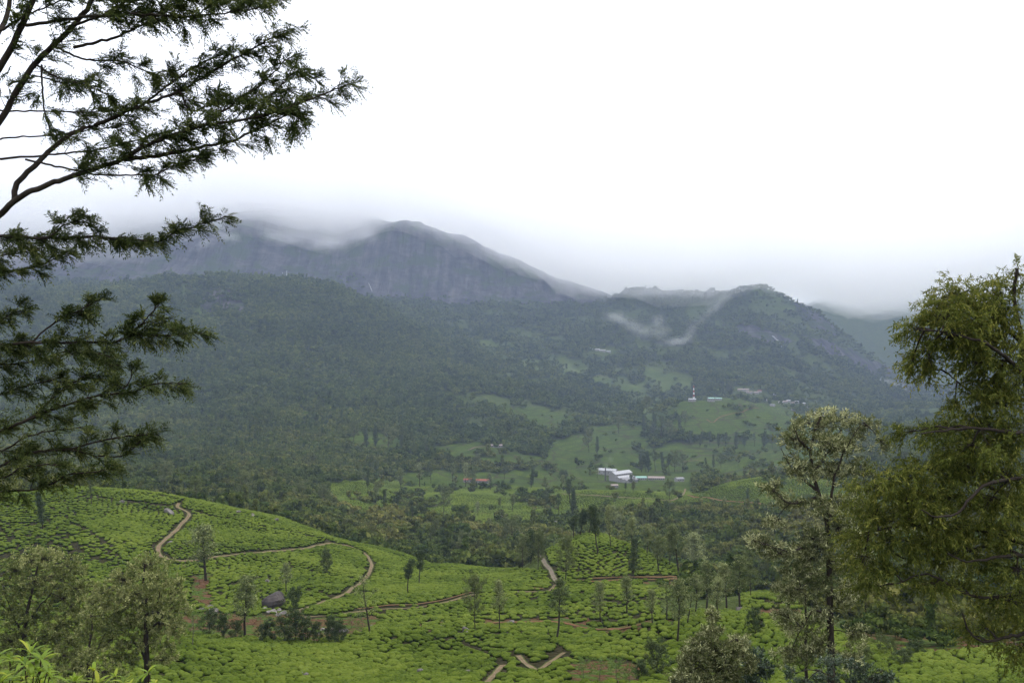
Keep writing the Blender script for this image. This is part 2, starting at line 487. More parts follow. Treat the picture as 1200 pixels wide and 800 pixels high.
# ------------------------------------------------------------------ materials
class NT:
    def __init__(self, name):
        self.m = bpy.data.materials.new(name)
        self.m.use_nodes = True
        self.n = self.m.node_tree.nodes; self.l = self.m.node_tree.links
        self.n.clear()
        self.out = self.n.new('ShaderNodeOutputMaterial')

    def new(self, t, **kw):
        n = self.n.new(t)
        for k, v in kw.items():
            if k in n.inputs.keys():
                n.inputs[k].default_value = v
            else:
                setattr(n, k, v)
        return n

    def link(self, a, b):
        self.l.new(a, b)

    def coord(self, kind='Object'):
        return self.new('ShaderNodeTexCoord').outputs[kind]

    def noise(self, vec, scale, detail=4, rough=0.55):
        n = self.new('ShaderNodeTexNoise', Scale=scale, Detail=detail, Roughness=rough)
        self.link(vec, n.inputs['Vector'])
        return n.outputs[0]

    def ramp(self, fac, stops):
        r = self.new('ShaderNodeValToRGB')
        el = r.color_ramp.elements
        while len(el) < len(stops):
            el.new(0.5)
        for e, (p, c) in zip(el, stops):
            e.position = p
            e.color = (*c, 1) if len(c) == 3 else c
        self.link(fac, r.inputs[0])
        return r.outputs[0]

    def mix(self, fac, a, b, mode='MIX'):
        m = self.new('ShaderNodeMix', data_type='RGBA', blend_type=mode)
        for s, v in ((0, fac), (6, a), (7, b)):
            if hasattr(v, 'is_output') or hasattr(v, 'links'):
                self.link(v, m.inputs[s])
            else:
                m.inputs[s].default_value = v if s == 0 else (*v, 1)
        return m.outputs[2]

    def math(self, op, a, b=0.0, clamp=False):
        m = self.new('ShaderNodeMath', operation=op, use_clamp=clamp)
        for s, v in ((0, a), (1, b)):
            if hasattr(v, 'links'):
                self.link(v, m.inputs[s])
            else:
                m.inputs[s].default_value = v
        return m.outputs[0]

    def attr(self, name):
        return self.new('ShaderNodeAttribute', attribute_name=name).outputs['Fac']

    def vscale(self, vec, s):
        m = self.new('ShaderNodeMapping')
        m.inputs['Scale'].default_value = s
        self.link(vec, m.inputs['Vector'])
        return m.outputs[0]

    def surface(self, col, rough=0.9, bump=None, bump_dist=0.1, bump_str=0.6, spec=0.2, transl=None):
        p = self.new('ShaderNodeBsdfPrincipled')
        if hasattr(rough, 'links'):
            self.link(rough, p.inputs['Roughness'])
        else:
            p.inputs['Roughness'].default_value = rough
        p.inputs['Specular IOR Level'].default_value = spec
        if hasattr(col, 'links'):
            self.link(col, p.inputs['Base Color'])
        else:
            p.inputs['Base Color'].default_value = (*col, 1)
        if bump is not None:
            b = self.new('ShaderNodeBump', Strength=bump_str, Distance=bump_dist)
            self.link(bump, b.inputs['Height'])
            self.link(b.outputs[0], p.inputs['Normal'])
        sh = p.outputs[0]
        if transl:
            t = self.new('ShaderNodeBsdfTranslucent')
            if hasattr(col, 'links'):
                self.link(col, t.inputs['Color'])
            else:
                t.inputs['Color'].default_value = (*col, 1)
            mx = self.new('ShaderNodeMixShader')
            mx.inputs[0].default_value = transl
            self.link(sh, mx.inputs[1]); self.link(t.outputs[0], mx.inputs[2])
            sh = mx.outputs[0]
        self.link(sh, self.out.inputs['Surface'])
        return self.m


def mat_plain(name, col, rough=0.8, var=0.25, scale=3.0, spec=0.3):
    t = NT(name)
    n = t.noise(t.coord(), scale, 5)
    lo = tuple(c * (1 - var) for c in col); hi = tuple(min(1, c * (1 + var)) for c in col)
    return t.surface(t.ramp(n, [(0.3, lo), (0.7, hi)]), rough, n, 0.02, 0.3, spec)


def mat_leaf(name, dark, mid, light, transl=0.3, rough=0.7, spec=0.05, light_at=0.85):
    """colour differs from leaf to leaf (tint) and from plant to plant"""
    t = NT(name)
    tint = t.attr('tint')
    rnd = t.new('ShaderNodeObjectInfo').outputs['Random']
    f = t.math('ADD', tint, t.math('MULTIPLY', t.math('SUBTRACT', rnd, 0.5), 0.28), True)
    col = t.ramp(f, [(0.0, dark), (0.5, mid), (light_at, light)])
    return t.surface(col, rough, transl=transl, spec=spec)


def mat_terrain():
    t = NT('land_cover')
    co = t.coord('Object')
    n1 = t.noise(co, 0.9, 6, 0.65)
    n2 = t.noise(co, 0.06, 5, 0.6)
    n3 = t.noise(co, 0.012, 6, 0.65)
    floor_ = t.ramp(n1, [(0.3, (0.022, 0.036, 0.012)), (0.55, (0.045, 0.065, 0.02)), (0.75, (0.075, 0.09, 0.03))])
    scrub = t.ramp(n2, [(0.35, (0.04, 0.06, 0.016)), (0.6, (0.085, 0.105, 0.026)), (0.75, (0.13, 0.125, 0.04))])
    base = t.mix(0.5, floor_, scrub)
    # tea seen from afar: clipped rows, each bush a lump
    vor = t.new('ShaderNodeTexVoronoi', Scale=0.42)
    vor.feature = 'DISTANCE_TO_EDGE'
    t.link(co, vor.inputs['Vector'])
    gap = t.ramp(vor.outputs['Distance'], [(0.02, (0, 0, 0)), (0.16, (1, 1, 1))])
    teac = t.ramp(n2, [(0.3, (0.05, 0.078, 0.010)), (0.55, (0.086, 0.120, 0.014)), (0.75, (0.125, 0.15, 0.022))])
    plotv = t.new('ShaderNodeTexVoronoi', Scale=0.0125)
    t.link(co, plotv.inputs['Vector'])
    pc = t.new('ShaderNodeSeparateColor'); t.link(plotv.outputs['Color'], pc.inputs[0])
    teac = t.mix(t.math('MULTIPLY', pc.outputs[0], 0.65), teac, (0.048, 0.078, 0.014))
    plote = t.new('ShaderNodeTexVoronoi', Scale=0.0125); plote.feature = 'DISTANCE_TO_EDGE'
    t.link(co, plote.inputs['Vector'])
    lane_ = t.ramp(plote.outputs['Distance'], [(0.015, (1, 1, 1)), (0.03, (0, 0, 0))])
    far_tea = t.mix(gap, (0.022, 0.04, 0.008), teac)
    far_tea = t.mix(lane_, far_tea, (0.045, 0.042, 0.02))
    sepz = t.new('ShaderNodeSeparateXYZ'); t.link(co, sepz.inputs[0])
    hz_ = t.math('ADD', t.math('MULTIPLY', sepz.outputs['Z'], 1.7), t.math('MULTIPLY', n3, 9.0))
    row_ = t.ramp(t.math('ADD', t.math('MULTIPLY', t.math('SINE', hz_), 0.5), 0.5), [(0.0, (1, 1, 1)), (0.4, (0, 0, 0))])
    far_tea = t.mix(t.math('MULTIPLY', row_, 0.55), far_tea, (0.024, 0.04, 0.008))
    near_soil = t.ramp(n1, [(0.3, (0.018, 0.022, 0.009)), (0.7, (0.045, 0.036, 0.018))])
    col = t.mix(t.attr('tea_far'), base, far_tea)
    col = t.mix(t.attr('tea_near'), col, near_soil)
    mead = t.ramp(n3, [(0.3, (0.04, 0.065, 0.018)), (0.6, (0.075, 0.1, 0.028)), (0.75, (0.1, 0.105, 0.045))])
    col = t.mix(t.attr('meadow'), col, mead)
    # granite walls: dark wet streaks down the slabs
    st = t.noise(t.vscale(co, (0.03, 0.004, 0.0035)), 1.0, 6, 0.62)
    sb = t.noise(co, 0.01, 6, 0.6)
    st2 = t.noise(t.vscale(co, (0.012, 0.012, 0.03)), 1.0, 8, 0.7)
    st3 = t.math('ADD', t.math('MULTIPLY', st, 0.5), t.math('MULTIPLY', st2, 0.5))
    rk = t.ramp(st3, [(0.38, (0.022, 0.022, 0.026)), (0.5, (0.06, 0.058, 0.064)), (0.64, (0.125, 0.118, 0.12))])
    veg = t.ramp(sb, [(0.5, (0, 0, 0)), (0.6, (1, 1, 1))])
    rk = t.mix(veg, rk, (0.045, 0.06, 0.03))
    col = t.mix(t.attr('rock'), col, rk)
    soil = t.ramp(n1, [(0.3, (0.06, 0.03, 0.016)), (0.55, (0.11, 0.06, 0.034)), (0.75, (0.09, 0.08, 0.035))])
    n4 = t.noise(co, 0.22, 4, 0.7)
    soil = t.mix(t.ramp(n4, [(0.46, (0, 0, 0)), (0.54, (1, 1, 1))]), t.ramp(n1, [(0.3, (0.035, 0.06, 0.012)), (0.7, (0.08, 0.115, 0.025))]), soil)
    col = t.mix(t.attr('bare'), col, soil)
    bh = t.math('ADD', t.math('MULTIPLY', n1, 0.4), t.math('ADD', t.math('MULTIPLY', st, t.math('MULTIPLY', t.attr('rock'), 60.0)), t.math('MULTIPLY', gap, 0.9)))
    return t.surface(col, 0.95, bh, 1.0, 0.7, 0.02)


M = {}
M['land'] = mat_terrain()

# ------------------------------------------------------------------ terrain sheets
def grid_sheet(name, th, lr, keep_label):
    R = np.exp(lr)
    X = np.sin(th)[:, None] * R[None]; Y = np.cos(th)[:, None] * R[None]
    Z = height(X, Y)
    nt, nr = X.shape
    tea, bare, rock, mead = cover(X, Y, Z)
    V = np.stack([X, Y, Z], -1).reshape(-1, 3)
    i = np.arange(nt - 1)[:, None] * nr; j = np.arange(nr - 1)[None]
    f = np.stack([i + j, i + nr + j, i + nr + j + 1, i + j + 1], -1).reshape(-1, 4)
    Rg = np.broadcast_to(R[None], X.shape)
    near = (Rg < 560) & (tea > 0)
    at = {'tea_far': ('POINT', tea * ~near), 'tea_near': ('POINT', tea * near), 'bare': ('POINT', bare),
          'rock': ('POINT', rock), 'meadow': ('POINT', mead)}
    me = np_mesh(name, V, f, [M['land']], True, at)
    o = obj(name, me)
    tag(o, keep_label, None, None, 'structure')
    return o


_t0, _t1 = math.atan((-110 - 600) / F), math.atan((1310 - 600) / F)
th_all = np.concatenate([np.linspace(-math.pi, _t0, 70)[:-1], np.arctan((np.linspace(-110, 1310, 500) - 600) / F), np.linspace(_t1, math.pi, 70)[1:]])
lr_near = np.concatenate([np.linspace(math.log(0.6), math.log(105), 40)[:-1], np.linspace(math.log(105), math.log(3600), 520)])
lr_far = np.concatenate([np.linspace(math.log(3600), math.log(5700), 190), np.linspace(math.log(5700), math.log(9200), 40)[1:]])
grid_sheet('ground', th_all, lr_near, 'hilly green valley floor and slopes of the tea estate')
grid_sheet('mountain', th_all, lr_far, 'dark granite mountain range rising into the cloud')

# ------------------------------------------------------------------ air
def mat_volume(name, col, density, aniso=0.0):
    t = NT(name)
    p = t.new('ShaderNodeVolumePrincipled')
    p.inputs['Color'].default_value = (*col, 1)
    p.inputs['Density'].default_value = density
    p.inputs['Anisotropy'].default_value = aniso
    t.link(p.outputs[0], t.out.inputs['Volume'])
    return t.m


g = Geo()
g.box((0, 0, 1050), (19600, 19600, 2900))
hz = obj('haze', g.mesh('haze', [mat_volume('haze_air', (0.58, 0.71, 1.0), HAZE_DENSITY)], False))
tag(hz, 'thin blue grey haze filling the whole valley', kind='stuff')


def cloud_layer(lift, thick, density, amp, seed, r0):
    """one closed layer of the cloud bank; the layers lie inside each other, so its edges are soft"""
    xs = np.linspace(-1100, 2300, 230)
    kx = [-1100, -300, 0, 100, 160, 210, 250, 290, 325, 360, 400, 430, 450, 470, 500, 560, 600, 640, 680, 700, 760, 800, 830, 870, 900, 950, 1000, 1100, 1200, 2300]
    ky = [320, 326, 318, 312, 298, 282, 270, 264, 270, 277, 280, 274, 264, 260, 266, 287, 303, 319, 333, 339, 343, 346, 347, 334, 329, 335, 352, 348, 336, 310]
    ya = pchip(kx, ky, xs)
    rr = np.linspace(r0, 8900, 60)
    th = np.arctan((xs - 600) / F)
    X = np.sin(th)[:, None] * rr[None]; Y = np.cos(th)[:, None] * rr[None]
    zb = lift + (400 - ya)[:, None] / F * 4950 * np.ones_like(rr)[None]
    zb = zb + amp * fbm(X / 420, Y / 900, 4, seed) + amp * 0.55 * fbm(X / 110, Y / 330, 4, seed + 1)
    u = (rr - rr[0]) / (rr[-1] - rr[0])
    edge = np.sin(np.clip(u, 0, 1) ** 0.8 * math.pi) ** 0.8
    zb = zb + 200 * smooth(r0 + 700, r0, rr)[None] ** 2
    top = zb + 10 + thick * (1 + 0.9 * fbm(X / 650, Y / 1500, 5, seed + 4)) * edge[None]
    nt, nr = X.shape
    Vb = np.stack([X, Y, zb], -1).reshape(-1, 3); Vt = np.stack([X, Y, top], -1).reshape(-1, 3)
    i = np.arange(nt - 1)[:, None] * nr; j = np.arange(nr - 1)[None]
    fb = np.stack([i + j, i + j + 1, i + nr + j + 1, i + nr + j], -1).reshape(-1, 4)
    N = nt * nr
    ft = fb[:, ::-1] + N
    sides = []
    for a in range(nt - 1):
        for c, flip in ((0, False), (nr - 1, True)):
            q = [a * nr + c, (a + 1) * nr + c, (a + 1) * nr + c + N, a * nr + c + N]
            sides.append(q[::-1] if flip else q)
    for c in range(nr - 1):
        for a, flip in ((0, True), (nt - 1, False)):
            q = [a * nr + c, a * nr + c + 1, a * nr + c + 1 + N, a * nr + c + N]
            sides.append(q[::-1] if flip else q)
    f = np.concatenate([fb, ft, np.array(sides)])
    me = np_mesh('cloud', np.concatenate([Vb, Vt]), f, [mat_volume('cloud_mist', (1.0, 1.0, 1.0), density, 0.75)], True)
    return me


cloud = obj('cloud', cloud_layer(-80, 1350, 0.00062, 100, 90, 3700))
tag(cloud, 'low grey white cloud bank wrapped round the mountain tops', 'cloud', None, 'stuff')
obj('cloud_layer', cloud_layer(-20, 560, 0.0009, 90, 190, 4000), cloud)
obj('cloud_layer', cloud_layer(45, 360, 0.0019, 90, 290, 4200), cloud)
# ------------------------------------------------------------------ more materials
def mat_tea(name):
    t = NT(name)
    co = t.coord('Object')
    tint = t.attr('tint')
    rnd = t.new('ShaderNodeObjectInfo').outputs['Random']
    loc = t.new('ShaderNodeObjectInfo').outputs['Location']
    n = t.noise(co, 7.0, 4, 0.7)
    patch = t.noise(loc, 0.035, 3, 0.6)
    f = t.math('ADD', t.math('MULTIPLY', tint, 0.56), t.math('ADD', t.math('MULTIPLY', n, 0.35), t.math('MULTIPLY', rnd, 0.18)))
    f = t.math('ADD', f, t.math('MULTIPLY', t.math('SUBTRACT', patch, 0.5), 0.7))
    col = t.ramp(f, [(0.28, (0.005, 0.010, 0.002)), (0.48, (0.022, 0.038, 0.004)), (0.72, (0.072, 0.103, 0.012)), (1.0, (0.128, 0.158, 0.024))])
    return t.surface(col, 0.8, n, 0.12, 0.9, 0.03)


def mat_path(name, a, b, c):
    t = NT(name)
    co = t.coord('Object')
    ac = t.attr('across')
    n = t.noise(co, 0.5, 6, 0.65)
    n2 = t.noise(co, 3.0, 4, 0.6)
    col = t.mix(0.4, t.ramp(n, [(0.3, a), (0.5, b), (0.7, c)]), t.ramp(n2, [(0.3, a), (0.7, c)]))
    n3 = t.noise(co, 0.9, 5, 0.7)
    verge = t.math('ADD', t.math('MULTIPLY', t.math('SUBTRACT', ac, 0.62), 1.6), t.math('SUBTRACT', n3, 0.45))
    mid = t.math('ADD', t.math('SUBTRACT', 0.12, ac), t.math('MULTIPLY', t.math('SUBTRACT', n3, 0.5), 1.2))
    gr = t.ramp(t.math('MAXIMUM', verge, mid), [(0.06, (0, 0, 0)), (0.22, (1, 1, 1))])
    col = t.mix(gr, col, t.ramp(n2, [(0.3, (0.03, 0.042, 0.012)), (0.7, (0.085, 0.10, 0.03))]))
    return t.surface(col, 0.95, n2, 0.05, 0.6, 0.02)


def mat_bark(name, a, b):
    t = NT(name)
    n = t.noise(t.vscale(t.coord(), (9, 9, 1.5)), 1.0, 5, 0.6)
    return t.surface(t.ramp(n, [(0.3, a), (0.7, b)]), 0.95, n, 0.03, 0.8, 0.1)


def mat_rock(name, a, b, c, scale=1.5):
    t = NT(name)
    co = t.coord()
    n = t.noise(co, scale, 7, 0.62)
    n2 = t.noise(co, scale * 0.3, 3, 0.5)
    col = t.mix(0.5, t.ramp(n, [(0.3, a), (0.5, b), (0.72, c)]), t.ramp(n2, [(0.35, a), (0.65, c)]))
    return t.surface(col, 0.9, n, 0.12, 0.9, 0.2)


M['tea'] = mat_tea('tea_leaves')
M['dirt'] = mat_path('dirt_track', (0.085, 0.058, 0.034), (0.15, 0.11, 0.068), (0.215, 0.165, 0.108))
M['lane'] = mat_path('worn_concrete_lane', (0.10, 0.078, 0.056), (0.165, 0.135, 0.105), (0.23, 0.195, 0.155))
M['redsoil'] = mat_path('red_soil', (0.08, 0.038, 0.02), (0.15, 0.075, 0.042), (0.2, 0.11, 0.065))
M['bark'] = mat_bark('dark_bark', (0.018, 0.014, 0.011), (0.05, 0.04, 0.032))
M['bark_grey'] = mat_bark('grey_bark', (0.05, 0.042, 0.034), (0.13, 0.115, 0.095))
M['twig_red'] = mat_bark('red_brown_bark', (0.022, 0.012, 0.009), (0.06, 0.034, 0.025))
M['rock'] = mat_rock('granite', (0.05, 0.045, 0.042), (0.13, 0.115, 0.105), (0.26, 0.24, 0.22))
M['rock_dark'] = mat_rock('wet_granite', (0.018, 0.015, 0.015), (0.05, 0.042, 0.04), (0.11, 0.095, 0.09))
M['rock_pale'] = mat_rock('pale_granite', (0.12, 0.10, 0.09), (0.22, 0.2, 0.185), (0.38, 0.36, 0.34))
t_ = NT('mixed_canopy')
_oi = t_.new('ShaderNodeObjectInfo')
_f = t_.math('ADD', t_.attr('tint'), t_.math('MULTIPLY', t_.math('SUBTRACT', _oi.outputs['Random'], 0.5), 0.42), True)
_f = t_.math('ADD', _f, t_.math('MULTIPLY', t_.math('SUBTRACT', t_.noise(_oi.outputs['Location'], 0.0045, 4, 0.65), 0.5), 1.1), True)
_g = t_.ramp(_f, [(0.1, (0.022, 0.038, 0.009)), (0.5, (0.058, 0.086, 0.017)), (0.95, (0.125, 0.15, 0.032))])
_b = t_.ramp(_f, [(0.1, (0.042, 0.050, 0.013)), (0.5, (0.115, 0.122, 0.030)), (0.95, (0.21, 0.20, 0.055))])
_p = t_.ramp(t_.noise(_oi.outputs['Location'], 0.011, 4, 0.65), [(0.46, (0, 0, 0)), (0.6, (1, 1, 1))])
_sx = t_.new('ShaderNodeSeparateXYZ'); t_.link(_oi.outputs['Location'], _sx.inputs[0])
_mr = t_.new('ShaderNodeMapRange'); t_.link(_sx.outputs['Y'], _mr.inputs[0])
_mr.inputs[1].default_value = 800; _mr.inputs[2].default_value = 2200; _mr.inputs[3].default_value = 1.0; _mr.inputs[4].default_value = 0.12
_p = t_.math('MULTIPLY', _p, _mr.outputs[0])
M['canopy'] = t_.surface(t_.mix(_p, _g, _b), 0.8, transl=0.2, spec=0.03)
M['oak_leaf'] = mat_leaf('silver_oak_leaf', (0.056, 0.078, 0.024), (0.141, 0.170, 0.061), (0.334, 0.357, 0.159), 0.25, 0.7, 0.04)
M['dark_leaf'] = mat_leaf('dark_leaf', (0.025, 0.042, 0.017), (0.053, 0.077, 0.028), (0.119, 0.140, 0.056), 0.2, 0.7, 0.04)
M['olive_leaf'] = mat_leaf('olive_leaf', (0.044, 0.061, 0.020), (0.094, 0.116, 0.039), (0.176, 0.193, 0.083), 0.25, 0.7, 0.04)
M['light_leaf'] = mat_leaf('light_green_leaf', (0.05, 0.09, 0.02), (0.1, 0.16, 0.035), (0.17, 0.24, 0.06), 0.25, 0.7, 0.04)

# ------------------------------------------------------------------ paths
def world_line(pts, rmin=105.0, step=2.0):
    P = np.array([ground_at(x, y, rmin)[:2] for x, y in pts])
    # keep the line smooth on plan, then walk it in even steps
    seg = np.r_[0, np.cumsum(np.hypot(*np.diff(P, axis=0).T))]
    s = np.arange(0, seg[-1], step)
    X = pchip(seg + np.arange(len(seg)) * 1e-6, P[:, 0], s); Y = pchip(seg + np.arange(len(seg)) * 1e-6, P[:, 1], s)
    for _ in range(3):
        if len(X) > 4:
            X[1:-1] = (X[:-2] + 2 * X[1:-1] + X[2:]) / 4; Y[1:-1] = (Y[:-2] + 2 * Y[1:-1] + Y[2:]) / 4
    return np.stack([X, Y], 1)


PATH_LINES = []          # (points, clear half width)


def path(pts, width, mat, label, rmin=105.0, lift=0.16, step=1.6, name='dirt_path'):
    L = world_line(pts, rmin, step)
    d = unit(np.gradient(L, axis=0)); nrm = np.stack([-d[:, 1], d[:, 0]], 1)
    s = np.arange(len(L))
    w = 0.8 * width * (0.5 + 0.13 * perlin(s * 0.31, s * 0 + 3.3, 4) + 0.08 * perlin(s * 0.9, s * 0 + 1.3, 8))
    k = np.array([-1, -0.5, 0, 0.5, 1])
    P = L[:, None] + nrm[:, None] * (w[:, None] * k[None])[..., None]
    Z = height(P[..., 0], P[..., 1]) + lift - 0.10 * (np.abs(k) < 0.7)[None] * min(1, lift * 4)
    V = np.concatenate([P, Z[..., None]], -1).reshape(-1, 3)
    i = np.arange(len(L) - 1)[:, None] * 5; j = np.arange(4)[None]
    f = np.stack([i + j, i + j + 1, i + 5 + j + 1, i + 5 + j], -1).reshape(-1, 4)
    o = obj(name, np_mesh(name, V, f, [mat], True, {'across': ('POINT', np.tile(np.abs(k), len(L)))}))
    tag(o, label, None, None, 'structure')
    PATH_LINES.append((L, width * 0.5 + (0.9 if rmin < 200 else 0.5)))
    return L


path([(228, 657), (207, 657), (193, 654), (186, 648), (186, 640), (193, 633), (202, 625), (211, 616), (220, 606), (222, 602), (217, 598), (208, 595), (210, 589)], 2.6, M['dirt'], 'pale dirt track winding up the tea hill to its crest')
path([(228, 657), (255, 652), (290, 648), (333, 645), (365, 641), (383, 637), (410, 640), (424, 646), (433, 655), (435, 665), (431, 674), (424, 682), (410, 692), (390, 702), (370, 709), (353, 714), (345, 722)], 2.3, M['dirt'], 'curving dirt track along the flank of the tea hill')
path([(345, 724), (375, 722), (410, 718), (443, 714), (487, 712), (515, 707), (533, 703), (553, 697), (593, 694), (640, 693), (652, 684)], 2.0, M['dirt'], 'dirt track running level across the lower tea slope')
path([(635, 645), (635, 652), (640, 662), (647, 672), (654, 683)], 2.6, M['lane'], 'worn pale lane climbing past the small round tea hill')
path([(652, 683), (667, 680), (690, 681), (717, 680), (750, 679), (780, 679), (805, 682)], 2.0, M['redsoil'], 'red soil track round the foot of the small tea hill')
path([(590, 779), (583, 786), (577, 793), (570, 801)], 1.9, M['dirt'], 'short dirt path going down through the lower tea field')
path([(607, 768), (613, 775), (621, 781), (630, 786), (637, 782), (646, 775), (655, 769), (664, 763)], 1.6, M['dirt'], 'V shaped dirt path bend in the lower tea field')
path([(590, 581), (640, 580), (675, 580), (712, 582), (750, 584), (780, 587), (795, 583), (802, 577), (803, 573)], 4.0, M['dirt'], 'brown estate road along the far tea ridge', 700, 0.7, 5)
path([(803, 580), (815, 583), (845, 587), (887, 590), (920, 593), (960, 596)], 4.0, M['redsoil'], 'red earth road cut under the round far tea hill', 700, 0.7, 5)
path([(645, 549), (652, 552), (660, 555), (672, 559), (683, 562)], 4.5, M['dirt'], 'far dirt road in the tea beside the factory', 1200, 0.9, 6)
path([(875, 557), (885, 553), (900, 550), (925, 544), (950, 540)], 6, M['dirt'], 'pale road on the far slope above the round tea hill', 1350, 1.2, 8)
path([(800, 542), (835, 538), (867, 534), (890, 531), (922, 530)], 4, M['redsoil'], 'thin track across the far lower tea slope', 1350, 1.0, 8)
path([(828, 492), (835, 496), (842, 490), (850, 487), (870, 483), (890, 479)], 5, M['redsoil'], 'zigzag track below the far mast', 1700, 1.3, 8)
path([(500, 599), (560, 601), (600, 606), (640, 604), (690, 596), (745, 592), (785, 589)], 2.4, M['redsoil'], 'narrow drain line through the far tea rows', 700, 0.5, 5)
path([(580, 523), (560, 524), (548, 528)], 5, M['dirt'], 'short track to the long shed on the forest edge', 1300, 1.2, 8)

path([(420, 714), (443, 711), (487, 709), (515, 704.5), (533, 700), (553, 694.5), (593, 691.5), (638, 690.5)], 1.7, M['redsoil'], 'red earth cut bank above the level track', 105.0, 0.35, 1.6, 'earth_bank')
path([(690, 678), (717, 677.5), (750, 676.5), (780, 676.5), (803, 679)], 1.8, M['redsoil'], 'red earth cut bank at the foot of the small tea hill', 105.0, 0.35, 1.6, 'earth_bank')
path([(560, 731), (600, 729), (640, 728), (665, 731), (695, 737), (740, 735), (770, 728)], 2.4, M['redsoil'], 'red stream bank between the lower tea fields', 105.0, 0.25, 1.6, 'earth_bank')

LANES = [  # worn gaps between tea plots
    [(150, 588), (187, 592), (208, 594)], [(226, 598), (263, 608), (300, 615), (333, 622), (372, 631), (395, 636)],
    [(83, 613), (110, 627), (133, 642)], [(185, 580), (200, 583), (214, 587)], [(88, 585), (105, 581), (122, 585)],
    [(527, 750), (553, 757), (573, 768), (588, 779)], [(573, 758), (590, 762), (607, 768)], [(605, 748), (640, 752), (664, 763)],
    [(350, 690), (375, 694), (390, 700)], [(355, 727), (390, 722), (440, 724)], [(410, 718), (440, 716)], [(800, 712), (850, 706), (870, 703)],
    [(875, 703), (900, 706), (935, 712)], [(690, 700), (720, 705), (750, 707)], [(260, 690), (290, 680), (320, 676)], [(640, 765), (660, 772), (690, 775)],
]
for ln in LANES:
    PATH_LINES.append((world_line(ln), 1.15))


def off_paths(X, Y, extra=0.0):
    ok = np.ones(len(X), bool)
    for L, w in PATH_LINES:
        w = w + extra
        near = np.where((X > L[:, 0].min() - w) & (X < L[:, 0].max() + w) & (Y > L[:, 1].min() - w) & (Y < L[:, 1].max() + w))[0]
        if len(near) == 0:
            continue
        d2 = np.min((X[near, None] - L[None, :, 0]) ** 2 + (Y[near, None] - L[None, :, 1]) ** 2, axis=1)
        ok[near[d2 < w * w]] = False
    return ok


# ------------------------------------------------------------------ instanced ground cover ("stuff")
def scatter(name, pts, rot, scl, idx, protos, label, cat=None):
    me = bpy.data.meshes.new(name)
    me.vertices.add(len(pts))
    me.vertices.foreach_set('co', np.asarray(pts, np.float32).ravel())
    for an, ty, key, dat in (('rot', 'FLOAT_VECTOR', 'vector', rot), ('scl', 'FLOAT_VECTOR', 'vector', scl)):
        a = me.attributes.new(an, ty, 'POINT'); a.data.foreach_set(key, np.asarray(dat, np.float32).ravel())
    a = me.attributes.new('pick', 'INT', 'POINT'); a.data.foreach_set('value', np.asarray(idx, np.int32))
    col = bpy.data.collections.new(name + '_kinds')
    for k, p in enumerate(protos):
        col.objects.link(bpy.data.objects.new('%s_kind_%02d' % (name, k), p))
    ng = bpy.data.node_groups.new(name, 'GeometryNodeTree')
    ng.interface.new_socket('Geometry', in_out='INPUT', socket_type='NodeSocketGeometry')
    ng.interface.new_socket('Geometry', in_out='OUTPUT', socket_type='NodeSocketGeometry')
    N, Lk = ng.nodes, ng.links
    gi = N.new('NodeGroupInput'); go = N.new('NodeGroupOutput')
    ip = N.new('GeometryNodeInstanceOnPoints')
    ci = N.new('GeometryNodeCollectionInfo')
    ci.inputs['Collection'].default_value = col
    ci.inputs['Separate Children'].default_value = True
    ci.inputs['Reset Children'].default_value = True
    ip.inputs['Pick Instance'].default_value = True

    def named(n, ty):
        a = N.new('GeometryNodeInputNamedAttribute'); a.data_type = ty
        a.inputs['Name'].default_value = n
        return a.outputs[0]
    er = N.new('FunctionNodeEulerToRotation')
    Lk.new(named('rot', 'FLOAT_VECTOR'), er.inputs[0])
    Lk.new(er.outputs[0], ip.inputs['Rotation'])
    Lk.new(named('scl', 'FLOAT_VECTOR'), ip.inputs['Scale'])
    Lk.new(named('pick', 'INT'), ip.inputs['Instance Index'])
    Lk.new(gi.outputs[0], ip.inputs['Points'])
    Lk.new(ci.outputs[0], ip.inputs['Instance'])
    Lk.new(ip.outputs[0], go.inputs[0])
    o = obj(name, me)
    md = o.modifiers.new('scatter', 'NODES'); md.node_group = ng
    tag(o, label, cat, None, 'stuff')
    return o


def tea_mesh(seed):
    g_ = np.random.default_rng(seed)
    ns = 13
    ph = np.arange(ns) / ns * 2 * math.pi
    a1, a2, a3 = g_.uniform(0, 6.28, 3)
    out = 0.74 * (1 + 0.16 * np.cos(2 * ph + a1) + 0.12 * np.cos(3 * ph + a2) + 0.07 * np.cos(5 * ph + a3) + g_.normal(0, 0.04, ns))
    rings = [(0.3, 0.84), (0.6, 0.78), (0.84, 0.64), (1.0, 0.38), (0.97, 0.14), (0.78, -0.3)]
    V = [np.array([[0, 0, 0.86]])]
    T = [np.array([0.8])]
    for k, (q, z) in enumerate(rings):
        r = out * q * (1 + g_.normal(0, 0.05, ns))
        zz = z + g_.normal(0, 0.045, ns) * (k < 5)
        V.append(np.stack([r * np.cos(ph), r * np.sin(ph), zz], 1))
        T.append(np.clip((0.85 if k < 3 else 0.5 if k == 3 else 0.05) + g_.normal(0, 0.12, ns), 0, 1))  # darker flanks: older leaves, plus shade of the gaps painted into the tint
    V = np.concatenate(V); T = np.concatenate(T)
    f = []
    for j in range(0, ns - 1, 2):
        f.append([0, 1 + j, 1 + (j + 1) % ns, 1 + (j + 2) % ns])
    f.append([0, 1 + ns - 1, 1, 1]) if ns % 2 else None
    quads = [q for q in f if len(set(q)) == 4]
    for k in range(len(rings) - 1):
        b = 1 + k * ns
        for j in range(ns):
            quads.append([b + j, b + ns + j, b + ns + (j + 1) % ns, b + (j + 1) % ns])
    return np_mesh('tea_bush', V, np.array(quads), [M['tea']], True, {'tint': ('POINT', T)})


TEA = [tea_mesh(100 + k) for k in range(9)]


